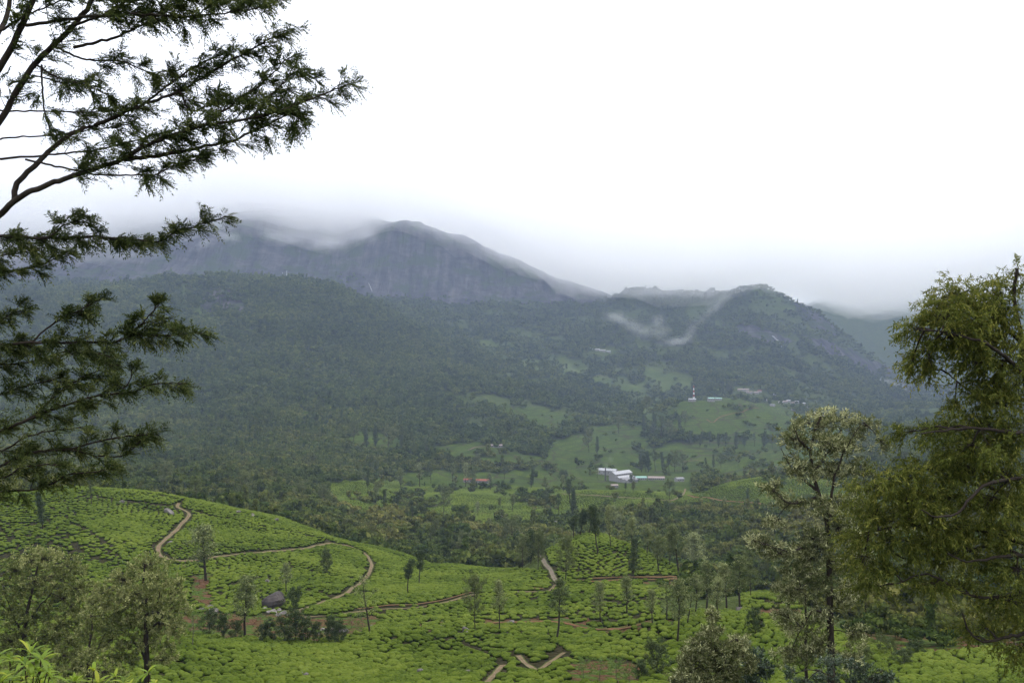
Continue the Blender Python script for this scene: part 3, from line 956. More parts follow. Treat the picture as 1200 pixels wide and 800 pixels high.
THIN = [([(-100, 618), (40, 612), (85, 615), (115, 632), (150, 655), (150, 700), (-100, 720)], 0.33), ([(440, 712), (560, 700), (650, 690), (810, 690), (780, 722), (660, 728), (440, 732)], 0.22),
        ([(480, 726), (700, 722), (790, 716), (790, 732), (700, 748), (480, 742)], 0.55), ([(215, 665), (270, 662), (330, 700), (330, 720), (215, 722)], 0.3)]


def R_far(X, Y):
    return np.hypot(X, Y) > 560


def tea_points(x0, x1, y0, y1, sx, sy, r0, r1, seed):
    xs = np.arange(x0, x1, sx); ys = np.arange(y0, y1, sy)
    X, Y = np.meshgrid(xs, ys)
    X = X + (np.arange(len(ys)) % 2)[:, None] * sx * 0.5
    g_ = np.random.default_rng(seed)
    # rows follow the hill sides: bend the planting grid a little
    wx = 9 * perlin(X / 60, Y / 60, 41); wy = 9 * perlin(X / 60 + 9, Y / 60, 42)
    X = X + wx + g_.normal(0, 0.16 * sx, X.shape); Y = Y + wy + g_.normal(0, 0.16 * sy, Y.shape)
    X = X.ravel(); Y = Y.ravel()
    R = np.hypot(X, Y)
    k = (R > r0) & (R < r1)
    X = X[k]; Y = Y[k]
    Z = height(X, Y)
    px, py = pix(X, Y, Z)
    k = (px > -200) & (px < 1400)
    X, Y, Z = X[k], Y[k], Z[k]
    tea = cover(X, Y, Z)[0]
    k = (tea > 0) & visible(X, Y, Z, 1.2, 8) & ((np.hypot(X, Y) < 560) | (fbm(X / 55, Y / 55, 3, 65) < 0.31))
    X, Y, Z = X[k], Y[k], Z[k]
    px, py = pix(X, Y, Z)
    thin = np.zeros(len(X))
    for pl, pr in THIN:
        thin[in_poly(px, py, pl)] = pr
    k = (g_.random(len(X)) >= thin) | (R_far(X, Y))
    X, Y, Z = X[k], Y[k], Z[k]
    k = off_paths(X, Y) & (g_.random(len(X)) > 0.015) & (perlin(X / 9, Y / 9, 77) + 0.4 * perlin(X / 3, Y / 3, 78) > -0.86)
    return X[k], Y[k], Z[k]


X, Y, Z = tea_points(-300, 330, 118, 540, 2.05, 1.7, 125, 530, 1)
n = len(X)
sc = rng.uniform(0.95, 1.42, n) * (1 + 0.15 * perlin(X / 12, Y / 12, 61))
scl = np.stack([sc * rng.uniform(0.95, 1.36, n), sc * rng.uniform(0.8, 1.05, n), sc * rng.uniform(0.7, 0.95, n)], 1)
rot = np.stack([rng.normal(0, 0.06, n), rng.normal(0, 0.06, n), rng.normal(0, 0.3, n) + 0.9 * perlin(X / 70, Y / 70, 17) + math.pi * rng.integers(0, 2, n)], 1)
pick = rng.integers(0, len(TEA), n)
pts = np.stack([X, Y, Z - 0.02], 1)
# the bushes that show largest stand as single objects
px_, py_ = pix(X, Y, Z)
hidden = ((px_ < 205) & (py_ > 640)) | ((px_ > 785) & (px_ < 890) & (py_ > 715)) | (px_ > 890) | (py_ > 799) | (px_ < 0)
order = np.argsort(np.hypot(X, Y) + 1e5 * hidden)
single = order[:296]
rest = np.setdiff1d(np.arange(n), single)
for i in single:
    o = obj('tea_bush', TEA[pick[i]])
    o.location = pts[i]; o.rotation_euler = rot[i]; o.scale = scl[i]
    tag(o, 'low clipped round tea bush in the closest tea field below the viewpoint', 'tea bush', 'clipped tea bushes of the closest field')
scatter('tea_bushes', pts[rest], rot[rest], scl[rest], pick[rest], TEA, 'dense carpet of clipped bright green tea bushes on the hills')
print('tea near', n)

X, Y, Z = tea_points(-420, 520, 560, 1330, 2.3, 2.3, 560, 1330, 2)
n = len(X)
sc = rng.uniform(1.15, 1.5, n)
scatter('tea_rows', np.stack([X, Y, Z], 1), np.stack([X * 0, X * 0, rng.uniform(0, 6.28, n)], 1), np.stack([sc, sc, sc * 0.75], 1),
        rng.integers(0, len(TEA), n), TEA, 'tea rows on the ridges in the middle of the valley')
print('tea mid', n)


# ------------------------------------------------------------------ forest ("a wood that reads as one mass")
def canopy_mesh(seed, style):
    g_ = np.random.default_rng(seed)
    g = Geo()
    Hc, Wc = {'round': (0.8, 1.0), 'tall': (1.35, 0.72), 'flat': (0.55, 1.15), 'spire': (1.7, 0.5)}[style]
    nb = {'round': 5, 'tall': 5, 'flat': 6, 'spire': 4}[style]
    tr = 0.3 if style != 'spire' else 0.45
    g.tube([[0, 0, -0.4], [0.02, 0.01, tr + 0.4 * Hc]], [0.05, 0.03], 5)
    for b in range(nb):
        c = np.array([g_.normal(0, 0.26 * Wc), g_.normal(0, 0.26 * Wc), tr + Hc * (0.25 + 0.75 * b / nb)])
        rr = np.array([Wc, Wc, Hc * 0.75]) * g_.uniform(0.26, 0.42) * (1.0 if style != 'spire' else 1.1 - 0.6 * b / nb)
        nl = 46
        d = rand_dirs(nl, g_)
        d[:, 2] = np.where(d[:, 2] < -0.5, -d[:, 2], d[:, 2])
        p = c + d * rr * g_.uniform(0.75, 1.15, nl)[:, None]
        nrm = unit(d + g_.normal(0, 0.45, (nl, 3)))
        t1 = unit(np.cross(nrm, rand_dirs(nl, g_))); t2 = np.cross(nrm, t1)
        ln = g_.uniform(0.2, 0.38, nl)
        g.leaves(p - t1 * ln[:, None] / 2, t1, t2, ln, ln * 0.8, np.clip(0.5 + g_.normal(0, 0.14, nl) + g_.normal(0, 0.1), 0, 1), 0.15)
        # inner mass of the clump
        uu = np.arange(7) / 7 * 6.283
        rings = [np.array([[0, 0, 0.86]])] + [np.stack([q * np.cos(uu), q * np.sin(uu), np.full(7, z)], 1) for q, z in ((0.6, 0.6), (0.86, 0.05), (0.6, -0.55))]
        v = np.concatenate(rings) * rr * (1 + g_.normal(0, 0.1, (22, 1))) + c
        f = [[0, 1 + j, 1 + (j + 1) % 7, 1 + (j + 2) % 7] for j in (0, 2, 4)]
        for k in range(2):
            for j in range(7):
                f.append([1 + k * 7 + j, 8 + k * 7 + j, 8 + k * 7 + (j + 1) % 7, 1 + k * 7 + (j + 1) % 7])
        g.add(v, f, 0.42)
    return g.mesh('forest_tree', [M['canopy']], True)


FOREST = [canopy_mesh(300 + k, s) for k, s in enumerate(['round', 'round', 'round', 'flat', 'flat', 'tall', 'tall', 'round', 'spire'])]


def forest_points(seed=3):
    g_ = np.random.default_rng(seed)
    out = []
    R = 190.0
    while R < 5350:
        s = max(5.2, R * 0.0044) if R < 2200 else max(10.0, R * 0.0034)
        tha, thb = math.atan((-230 - 600) / F), math.atan((1420 - 600) / F)
        m = int(R * (thb - tha) / s)
        th = tha + (np.arange(m) + g_.uniform(-0.45, 0.45, m)) / m * (thb - tha)
        r = R + g_.uniform(-0.5, 0.5, m) * s
        out.append(np.stack([np.sin(th) * r, np.cos(th) * r, np.full(m, s)], 1))
        R += s
    P = np.concatenate(out)
    X, Y, S = P.T
    Z = height(X, Y)
    k = visible(X, Y, Z, S * 1.3, 2)
    X, Y, Z, S = X[k], Y[k], Z[k], S[k]
    tea, bare, rock, mead = cover(X, Y, Z)
    R = np.hypot(X, Y)
    dens = np.ones(len(X))
    dens[tea > 0] = 0.0
    mid_tea = (tea > 0) & (R > 560) & (R <= 1300)
    dens[mid_tea] = np.where(fbm(X[mid_tea] / 55, Y[mid_tea] / 55, 3, 65) > 0.27, 0.5, 0.008)
    far_tea = (tea > 0) & (R > 1300)
    dens[far_tea] = np.where(fbm(X[far_tea] / 90, Y[far_tea] / 90, 3, 64) > 0.33, 0.5, 0.015)
    dens[bare > 0] = 0.12
    px, py = pix(X, Y, Z)
    dens[(bare > 0) & (px > 1000)] = 0.8
    vegn = fbm(X / 130, Y / 130, 3, 88)
    dens[rock > 0] = np.where((vegn[rock > 0] > 0.2) & (R[rock > 0] < 4650), 0.4, 0.0)
    dens[mead > 0] = np.where(vegn[mead > 0] > -0.05, 0.6, 0.12)
    dens[(R < 480) & (px < 640)] = 0
    dens[(R < 285) & ~((bare > 0) & (px > 985))] = 0
    # open scrub and meadow in the upper right valley
    op = (R > 2000) & (R < 4600) & (px > 520)
    dens[op & (fbm(X / 170, Y / 170, 4, 99) > 0.10)] *= 0.12
    dens[(R < 1000) & (fbm(X / 30, Y / 30, 3, 89) > 0.33)] *= 0.25
    dens[(px > 698) & (px < 812) & (R > 1180) & (R < 1620)] = 0.0
    dens[(px > 795) & (px < 852) & (py < 474) & (py > 455) & (R > 2350) & (R < 2900)] = 0.0
    dens[(px > 858) & (px < 897) & (R > 2500) & (R < 3500) & (py > 452) & (py < 470)] = 0.1
    dens[(px > 890) & (px < 970) & (R > 2350) & (R < 3400) & (py > 460) & (py < 494)] *= 0.3
    dens[(px > 685) & (px < 722) & (R > 3000) & (py > 405) & (py < 420)] *= 0.2
    dens[(px > 535) & (px < 600) & (R > 950) & (R < 1800) & (((py > 560) & (py < 572)) | ((py > 519) & (py < 530)))] *= 0.15
    k = (g_.random(len(X)) < dens) & off_paths(X, Y, 1.5)
    return X[k], Y[k], Z[k], S[k]


X, Y, Z, S = forest_points()
n = len(X)
R = np.hypot(X, Y)
sz = np.where(R > 4300, 10.0, S) * rng.uniform(0.6, 1.6, n) * 0.95 * (1 + 0.6 * fbm(X / 80, Y / 80, 2, 31))
sz = np.where(R < 290, sz * 0.5, sz)
sz = np.where(R < 900, sz * (1 + 0.45 * (rng.random(n) < 0.10)), sz)
scl = np.stack([sz, sz, sz * rng.uniform(0.75, 1.15, n)], 1)
scatter('forest', np.stack([X, Y, Z], 1), np.stack([X * 0, X * 0, rng.uniform(0, 6.28, n)], 1), scl,
        np.where(rng.random(n) < 0.8, rng.integers(0, 5, n), rng.integers(5, len(FOREST), n)), FOREST, 'mixed dark green woodland and scrub covering valley sides', None)
print('forest', n)
# ------------------------------------------------------------------ trees on the slopes
def grow_tree(seed, H=15.0, r0=0.2, base=0.3, spread=0.22, n_limbs=18, rise=0.7, leaf_n=16, leaf_len=0.34, leaf_w=0.16,
              blob=0.5, shape='oval', subs=4, lean=0.03, tint_sd=0.16):
    g_ = np.random.default_rng(seed)
    wood = Geo(); leaf = Geo()
    tz = np.linspace(0, 1, 9)
    wob = np.cumsum(g_.normal(0, 0.012 * H, (9, 2)), axis=0) * 0.6
    la = g_.uniform(0, 6.28)
    tp = np.stack([wob[:, 0] + lean * H * tz * math.cos(la), wob[:, 1] + lean * H * tz * math.sin(la), tz * H * 0.96], 1)
    tp[0, 2] = -0.8
    tr = r0 * (1 - 0.9 * tz) ** 0.9 + 0.012
    wood.tube(tp, tr, 7)
    az = g_.uniform(0, 6.28)
    for i in range(n_limbs):
        t = (i + g_.random()) / n_limbs
        hh = base + (0.97 - base) * t
        if shape == 'oval': pr = math.sin(math.pi * (0.2 + 0.76 * t)) ** 0.7
        elif shape == 'cone': pr = 1.05 - 0.85 * t
        elif shape == 'top': pr = 0.45 + 0.75 * math.sin(math.pi * min(1, 0.1 + 0.85 * t)) ** 0.8
        else: pr = math.sin(math.pi * (0.3 + 0.6 * t)) ** 0.5
        L = spread * H * pr * g_.uniform(0.65, 1.2)
        az += 2.4 + g_.normal(0, 0.4)
        up = rise * g_.uniform(0.7, 1.3) + 0.5 * t
        o0 = np.array([np.interp(hh, tz, tp[:, k]) for k in range(3)])
        d = np.array([math.cos(az) * math.cos(up), math.sin(az) * math.cos(up), math.sin(up)])
        q = np.linspace(0, 1, 5)[:, None]
        pl = o0 + d * L * q + np.array([0, 0, 1]) * L * 0.16 * q ** 2 + np.cumsum(g_.normal(0, 0.03 * L, (5, 3)), axis=0) * q
        rl = np.interp(hh, tz, tr) * 0.5
        wood.tube(pl, np.linspace(rl, 0.012, 5), 4)
        for sb in range(subs):
            ts = g_.uniform(0.3, 1.0) if sb else 1.0
            p0 = np.array([np.interp(ts, q[:, 0], pl[:, k]) for k in range(3)])
            d2 = unit(d + g_.normal(0, 0.6, 3) + np.array([0, 0, 0.15]))
            l2 = L * g_.uniform(0.18, 0.4)
            p1 = p0 + d2 * l2
            if sb:
                wood.tube(np.array([p0, (p0 + p1) / 2 + g_.normal(0, 0.04 * l2, 3), p1]), [rl * 0.35, rl * 0.2, 0.008], 3)
            at = g_.normal(0.0, tint_sd * 0.7)
            for c in ((p0 + p1) / 2, p1):
                nl = int(leaf_n * g_.uniform(0.6, 1.4))
                off = g_.normal(0, blob * 0.5, (nl, 3)) * np.array([1, 1, 0.75])
                nrm = unit(off + g_.normal(0, 0.35, (nl, 3)) + np.array([0, 0, 0.25]))
                t1 = unit(np.cross(nrm, rand_dirs(nl, g_))); t2 = np.cross(nrm, t1)
                ln = leaf_len * g_.uniform(0.6, 1.3, nl)
                leaf.leaves(c + off - t1 * ln[:, None] / 2, t1, t2, ln, ln * leaf_w / leaf_len,
                            np.clip(0.5 + at + g_.normal(0, tint_sd, nl), 0, 1), 0.1)
    return wood, leaf


def tree_kind(name, mats, **kw):
    w, l = grow_tree(**kw)
    H = kw.get('H', 15.0)
    return w.mesh(name + '_trunk', [mats[0]]), l.mesh(name + '_crown', [mats[1]], False), H


KINDS = {}
for k in range(4):
    KINDS['oak%d' % k] = tree_kind('oak', (M['bark'], M['oak_leaf']), seed=500 + k, base=0.34, spread=0.17, n_limbs=22, rise=0.75, leaf_n=20, blob=0.8, shape='oval', leaf_len=0.4, leaf_w=0.18)
for k in range(3):
    KINDS['thin%d' % k] = tree_kind('thin', (M['bark'], M['dark_leaf']), seed=520 + k, base=0.42, spread=0.15, n_limbs=16, rise=0.8, leaf_n=20, blob=0.75, shape='oval', leaf_len=0.38, leaf_w=0.17)
for k in range(2):
    KINDS['lolly%d' % k] = tree_kind('lolly', (M['bark'], M['dark_leaf']), seed=530 + k, base=0.38, spread=0.14, n_limbs=22, rise=0.9, leaf_n=26, blob=0.7, shape='oval', leaf_len=0.4, leaf_w=0.2)
for k in range(3):
    KINDS['round%d' % k] = tree_kind('round', (M['bark'], M['olive_leaf']), seed=540 + k, base=0.22, spread=0.36, n_limbs=20, rise=0.6, leaf_n=26, blob=1.0, shape='dome', leaf_len=0.5, leaf_w=0.26)
for k in range(2):
    KINDS['column%d' % k] = tree_kind('column', (M['bark'], M['dark_leaf']), seed=550 + k, base=0.08, spread=0.13, n_limbs=26, rise=1.0, leaf_n=26, blob=0.8, shape='dome', leaf_len=0.45, leaf_w=0.2)
for k in range(2):
    KINDS['light%d' % k] = tree_kind('light', (M['bark_grey'], M['light_leaf']), seed=560 + k, base=0.3, spread=0.4, n_limbs=16, rise=0.4, leaf_n=22, blob=0.9, shape='dome', leaf_len=0.45, leaf_w=0.22)
for k in range(2):
    KINDS['bush%d' % k] = tree_kind('bush', (M['bark'], M['dark_leaf']), seed=570 + k, H=6, r0=0.1, base=0.05, spread=0.5, n_limbs=22, rise=0.6, leaf_n=26, blob=0.6, shape='dome', leaf_len=0.35, leaf_w=0.18)
for k in range(2):
    KINDS['sparse%d' % k] = tree_kind('sparse', (M['bark'], M['oak_leaf']), seed=580 + k, base=0.25, spread=0.2, n_limbs=18, rise=0.5, leaf_n=8, blob=0.7, shape='oval', leaf_len=0.34, leaf_w=0.15)


def put_tree(name, label, kind, px, py, hpx, group=None, wide=1.0, rmin=105.0, cat='tree'):
    x, y, z, R = ground_at(px, py, rmin)
    hm = hpx / F * y
    tm, cm, H = KINDS[kind]
    s = hm / H
    t = thing(name, label, cat, (x, y, z), random.uniform(0, 6.28), group, (s * wide, s * wide, s))
    t.rotation_euler[0] = random.uniform(-0.07, 0.07); t.rotation_euler[1] = random.uniform(-0.07, 0.07)
    obj('trunk', tm, t); obj('crown', cm, t)
    return t


put_tree('silver_oak', 'small slim tree with bare lower stem on the crest of the big tea hill', 'thin0', 107, 592, 34)
put_tree('slim_tree', 'dark narrow column shaped tree on the shaded flank of the big tea hill', 'column0', 51, 620, 44, wide=1.15)
put_tree('leafy_tree', 'dark soft tree beside the loop of the dirt track', 'oak2', 241, 680, 66, wide=1.9)
put_tree('silver_oak', 'pale slender silver oak standing by the red clearing near the boulder', 'oak0', 287, 748, 76, wide=1.5)
put_tree('light_green_tree', 'light green spreading small tree above the closest tea field', 'light0', 226, 757, 40)
put_tree('round_bush', 'dark round bush right beside the big dark boulder', 'bush0', 343, 720, 24, cat='bush', wide=0.9)
put_tree('small_bush', 'small dark bush alone among tea inside the track loop', 'bush1', 383, 672, 22, cat='bush', wide=0.75)
put_tree('leafy_tree', 'faint grey green tree on the tea slope behind the big boulder', 'oak3', 336, 696, 38, wide=1.4)
put_tree('silver_oak', 'tall sparse silver oak with dark straight stem by the lower track', 'sparse1', 433, 744, 70, wide=1.2)
put_tree('slim_tree', 'grey green small crowned tree on thin stem on the open tea slope', 'lolly1', 477, 694, 40, wide=1.35)
put_tree('slim_tree', 'darker tree at the edge of the scrub above the open tea slope', 'lolly0', 491, 684, 40, wide=1.3)
put_tree('leafy_tree', 'dark spreading tree over the level track by the stream', 'round0', 557, 738, 56, wide=0.75)
put_tree('silver_oak', 'pale grey green silver oak below the level track', 'oak1', 585, 738, 58, wide=1.0)
put_tree('dark_tree', 'dark crowned tall tree on a straight stem by the red stream bank', 'thin1', 652, 750, 72, wide=1.3)
put_tree('slim_tree', 'dark lollipop crowned tree on top of the small tea hill', 'lolly0', 700, 650, 58, wide=1.1)
put_tree('slim_tree', 'paler thin tree near the top of the small tea hill', 'oak2', 716, 642, 50, wide=0.8)
put_tree('dark_tree', 'dark full crowned tree on the face of the small tea hill', 'column0', 742, 676, 46, wide=1.35)
put_tree('olive_tree', 'olive green broad tree beside the worn pale lane', 'round1', 663, 682, 46, wide=0.95)
put_tree('silver_oak', 'small pale silver oak on the slope below the red track', 'oak3', 734, 718, 44, wide=1.5)
put_tree('silver_oak', 'thin pale silver oak between red stream bank and red track', 'oak0', 704, 732, 50, wide=1.1)
put_tree('silver_oak', 'brownish silver oak on bent stem on the near tea shoulder', 'oak1', 795, 756, 78, wide=1.25)
put_tree('round_bush', 'dark round bush at the lower edge of the near tea field', 'bush0', 770, 792, 32, cat='bush')
put_tree('small_bush', 'grey green small bushy tree alone on the near tea shoulder', 'bush1', 886, 744, 24, cat='bush', wide=0.9)
for px, py, h, k, w in [(772, 672, 46, 'oak2', 1.3), (795, 672, 58, 'oak1', 1.35), (784, 664, 38, 'oak3', 1.3), (818, 686, 62, 'oak0', 1.5), (758, 650, 36, 'oak2', 1.4), (808, 668, 40, 'oak3', 1.3)]:
    put_tree('silver_oak', 'grey silver oak of the row on the right end of the small tea hill', k, px, py, h, 'silver oaks along the end of the small tea hill', w)
for px, py, h, k, w in [(828, 716, 58, 'oak0', 1.5), (852, 716, 56, 'oak3', 1.6), (842, 726, 50, 'oak2', 1.5), (866, 716, 64, 'oak1', 1.5), (815, 720, 48, 'oak2', 1.4), (783, 728, 46, 'sparse0', 1.4), (880, 700, 46, 'round2', 0.8), (900, 686, 50, 'round0', 0.8), (765, 730, 40, 'oak3', 1.3), (805, 735, 42, 'sparse1', 1.5)]:
    put_tree('silver_oak', 'grey green tree in the clump between the two small tea hills', k, px, py, h, 'tree clump between the small tea hills', w)
for px, py, h, k, w in [(672, 632, 30, 'lolly1', 1.5), (680, 628, 32, 'lolly0', 1.5), (690, 626, 34, 'thin2', 1.7), (697, 626, 30, 'thin0', 1.7), (721, 626, 34, 'oak0', 1.6), (741, 640, 34, 'oak1', 1.6), (727, 630, 28, 'oak2', 1.6)]:
    put_tree('dark_tree', 'upright tree standing behind the crest of the small tea hill', k, px, py, h, 'upright trees behind the small tea hill', w)
for px, py, h, k, w in [(612, 668, 34, 'round1', 0.9), (622, 660, 30, 'bush0', 1.0), (630, 668, 38, 'round2', 0.8)]:
    put_tree('dark_tree', 'dark bushy tree in the hollow beside the worn pale lane', k, px, py, h, 'dark trees in the hollow by the lane', w)
for px, py, h, k in [(684, 800, 26, 'light0'), (702, 797, 24, 'light1'), (722, 799, 26, 'light0'), (738, 803, 22, 'light1'), (752, 797, 18, 'bush1')]:
    put_tree('shrub', 'bright green leafy shrub on the bare red patch of the lower field', k, px, py, h, 'green shrubs on the red patch', 1.2, cat='shrub')
for px, py, h in [(250, 733, 12), (268, 728, 10), (290, 733, 9), (305, 730, 10), (352, 737, 9), (412, 736, 12), (425, 733, 14), (418, 741, 12)]:
    put_tree('shrub', 'small green shrub scattered over the red clearing by the stream', 'light%d' % random.randint(0, 1), px, py, h, 'small shrubs on the red clearing', 1.3, cat='shrub')
# low shrubs along the stream and on the closest field's upper edge
for px, py, h in [(262, 748, 22), (276, 750, 18), (318, 752, 20), (334, 754, 26), (345, 754, 30), (358, 753, 24), (372, 754, 20), (388, 755, 26), (396, 756, 22), (308, 752, 16), (245, 746, 24)]:
    put_tree('shrub', 'dark upright shrub on the upper edge of the closest tea field', random.choice(['bush0', 'bush1', 'bush1']), px, py, h, 'shrubs along the closest field edge', random.uniform(0.7, 1.1), cat='shrub')
# scattered tall trees of the middle valley
MID = [  # px, base py, height px, kind, Rmin
    (451, 604, 30, 'column0', 500), (484, 612, 26, 'thin0', 500), (520, 604, 30, 'round0', 500), (440, 590, 26, 'oak0', 600), (430, 572, 22, 'column1', 900), (470, 578, 30, 'oak1', 900),
    (492, 570, 28, 'oak2', 900), (505, 566, 26, 'thin1', 900), (530, 566, 24, 'oak0', 900), (545, 570, 28, 'oak3', 900), (553, 574, 20, 'round1', 900), (575, 574, 20, 'oak1', 900), (590, 566, 22, 'thin2', 900),
    (622, 572, 24, 'column0', 900), (640, 576, 18, 'oak2', 900), (660, 576, 20, 'oak3', 900), (668, 590, 30, 'lolly0', 700), (640, 598, 24, 'lolly1', 700), (672, 606, 34, 'column1', 600), (655, 604, 26, 'thin0', 600),
    (733, 577, 12, 'lolly0', 900), (742, 577, 11, 'round2', 900), (784, 588, 22, 'round0', 800), 
    (752, 553, 22, 'column0', 1500), (760, 553, 24, 'column1', 1500), (768, 552, 26, 'thin0', 1500), (778, 553, 24, 'column0', 1500), (790, 553, 22, 'round1', 1500), (800, 554, 20, 'round0', 1500), (757, 553, 20, 'lolly0', 1500), (784, 553, 22, 'lolly1', 1500),
    (828, 550, 14, 'column0', 1500), (836, 549, 16, 'column1', 1500), (845, 548, 14, 'round0', 1500), (700, 470 + 62, 20, 'column1', 1400), (690, 530, 22, 'round2', 1400), (725, 508, 18, 'round0', 1600),
    (755, 508, 22, 'column0', 1600), (765, 512, 26, 'column1', 1600), (775, 516, 28, 'thin1', 1600), (785, 518, 22, 'round1', 1600), (797, 506, 20, 'column0', 1600), (803, 500, 16, 'round2', 1600), (758, 485, 18, 'round0', 1800), (752, 490, 16, 'column1', 1800),
    (810, 522, 16, 'column0', 1700), (820, 524, 18, 'column1', 1700), (832, 523, 18, 'thin0', 1700), (842, 524, 16, 'column0', 1700), (850, 524, 18, 'lolly1', 1700), (862, 526, 20, 'column1', 1700), (872, 524, 16, 'column0', 1700), (884, 523, 16, 'thin1', 1700), (895, 525, 20, 'column1', 1700), (905, 524, 14, 'round0', 1700), (915, 527, 18, 'column0', 1700),
    (853, 463, 16, 'column1', 2300), (848, 464, 14, 'column0', 2300), (858, 465, 15, 'round2', 2300),
    (430, 526, 24, 'column0', 1200), (440, 524, 26, 'column1', 1200), (455, 527, 24, 'round0', 1200), (415, 517, 20, 'round2', 1200), (400, 500, 20, 'column1', 1300), (470, 530, 20, 'column0', 1200), (500, 534, 22, 'thin1', 1200),
    (560, 548, 14, 'round1', 1200), (610, 548, 12, 'round0', 1200), (560, 605, 18, 'oak1', 700), (600, 600, 22, 'oak2', 700), (700, 560, 12, 'oak0', 1200), (660, 566, 12, 'bush0', 1200), (876, 590, 18, 'column1', 800), (740, 566, 8, 'bush1', 900),
    (285, 592, 34, 'round1', 480), (195, 576, 30, 'round2', 480), (230, 590, 22, 'round0', 480), (850, 596, 14, 'oak1', 700), (380, 596, 24, 'round2', 480), (350, 590, 22, 'round0', 480),
    (600, 640, 30, 'round1', 480), (540, 650, 24, 'round0', 480), (575, 632, 26, 'oak3', 480), (510, 636, 24, 'round2', 480)]
for px, py, h, k, rm in MID:
    if rm < 800:
        lb, gr = 'leafy valley tree rising out of the scrub behind the big tea hill', 'valley trees behind the tea hills'
    elif py < 530 and px > 700:
        lb, gr = 'dark upright tree dotted over the far tea slopes below the mast', 'trees on the far slopes below the mast'
    elif 740 < px < 850 and rm >= 1500:
        lb, gr = 'dark tree in the grove on the slope behind the factory', 'grove behind the factory'
    elif px < 520 and rm >= 1200:
        lb, gr = 'dark tree at the forest edge around the small far clearings', 'trees at the far clearings'
    else:
        lb, gr = 'tall tree among the far tea ridges before the factory', 'trees among the far tea ridges'
    kw = {'c': 'dark column shaped', 't': 'dark thin stemmed', 'l': 'dark small crowned', 'o': 'pale grey green', 'r': 'broad round olive', 'b': 'low bushy dark'}[k[0]]
    lb = kw + ' ' + lb.replace('dark upright ', '').replace('tall ', '').replace('leafy ', '').replace('dark ', '')
    put_tree('valley_tree', lb, k, px, py, h, kw + ' ' + gr, random.uniform(1.0, 1.4), rm)


# ------------------------------------------------------------------ boulders
def boulder_mesh(seed, mat, flat=0.7, planes=13, lo=0.38, hi=0.8):
    g_ = np.random.default_rng(seed)
    nu, nvv = 14, 9
    u = np.arange(nu) / nu * 2 * math.pi
    V = []
    for j in range(nvv):
        ph = math.pi * (j + 0.5) / nvv
        V.append(np.stack([np.sin(ph) * np.cos(u), np.sin(ph) * np.sin(u), np.full(nu, math.cos(ph))], 1))
    V = np.concatenate(V)
    for _ in range(planes):                 # cleave it along a few planes
        nrm = rand_dirs(1, g_)[0]; dd = g_.uniform(lo, hi)
        h = V @ nrm - dd
        V = V - np.maximum(h, 0)[:, None] * nrm * 0.85
    V = V * np.array([1, g_.uniform(0.7, 1), flat]) * (1 + g_.normal(0, 0.025, (len(V), 1)))
    f = [[j * nu + i, (j + 1) * nu + i, (j + 1) * nu + (i + 1) % nu, j * nu + (i + 1) % nu] for j in range(nvv - 1) for i in range(nu)]
    f += [[0, i, i + 1, i + 2] for i in range(1, nu - 2, 2)]
    b = (nvv - 1) * nu
    f += [[b, b + i + 2, b + i + 1, b + i] for i in range(1, nu - 2, 2)]
    return np_mesh('boulder', V, np.array(f), [mat], False)


BR = [boulder_mesh(700 + k, M['rock'], 0.65) for k in range(4)]
BD = [boulder_mesh(727, M['rock_dark'], 0.68, 9, 0.55, 0.85)]
BP = [boulder_mesh(730 + k, M['rock_pale'], 0.5) for k in range(3)]


def put_rock(label, me, px, py, wpx, group=None, z=0.25, hs=1.0):
    x, y, zz, R = ground_at(px, py)
    s = wpx / F * y / 2
    o = obj('boulder', me)
    o.location = (x, y, zz + s * z)
    o.scale = (s, s, s * hs)
    o.rotation_euler = (random.uniform(-0.15, 0.15), random.uniform(-0.15, 0.15), random.uniform(0, 6.28))
    tag(o, label, 'boulder', group)


put_rock('big dark wet boulder in the tea above pale stream rocks', BD[0], 321, 712, 31, None, 0.5, 1.1)
for px, py, w in [(310, 715, 12), (320, 718, 18), (333, 719, 15), (315, 718, 10), (327, 715, 10), (340, 721, 10), (326, 721, 12)]:
    put_rock('pale flat rock spilling out under the big dark boulder', random.choice(BP), px, py, w, 'pale rocks under the dark boulder', 0.1)
for px, py, w in [(335, 736, 8), (371, 736, 10), (366, 741, 7), (378, 738, 9), (373, 743, 6)]:
    put_rock('whitish rock lying in the stream bed by the dirt clearing', random.choice(BP), px, py, w, 'whitish stream rocks', 0.2)
for px, py, w in [(388, 741, 14), (396, 742, 16), (404, 741, 12), (382, 742, 8)]:
    put_rock('grey brown rock of the ledge beside the whitish stream rocks', random.choice(BR), px, py, w, 'grey ledge rocks by the stream', 0.2)
put_rock('grey upright boulder in tea above the big dark boulder', BR[0], 314, 683, 10, None, 0.4, 1.5)
put_rock('grey boulder beside the track near the hill crest', BR[1], 199, 603, 17, None, 0.3)
put_rock('grey rock in the tea near the crest of the big tea hill', BR[2], 143, 590, 10, None, 0.25)
put_rock('small grey rock beside the track loop', BR[3], 200, 637, 8, None, 0.25)
for px, py, w in [(238, 716, 14), (250, 719, 16), (246, 713, 10)]:
    put_rock('grey rock heap by the red soil slide', random.choice(BR), px, py, w, 'rock heap at the red soil slide', 0.25)
put_rock('pointed grey and white boulder standing in the stream strip', BR[2], 545, 741, 11, None, 0.5, 1.6)
put_rock('whitish boulder leaning on the pointed one in the stream strip', BP[0], 547, 743, 8, None, 0.4, 1.4)
for px, py, w in [(474, 733, 6), (516, 735, 8), (518, 737, 6), (535, 745, 4), (587, 747, 6), (607, 749, 8), (436, 734, 6), (640, 729, 6), (600, 730, 9), (596, 731, 7)]:
    put_rock('small grey stone strewn along the stream strip', random.choice(BR + BP), px, py, w, 'stones along the stream strip', 0.25)
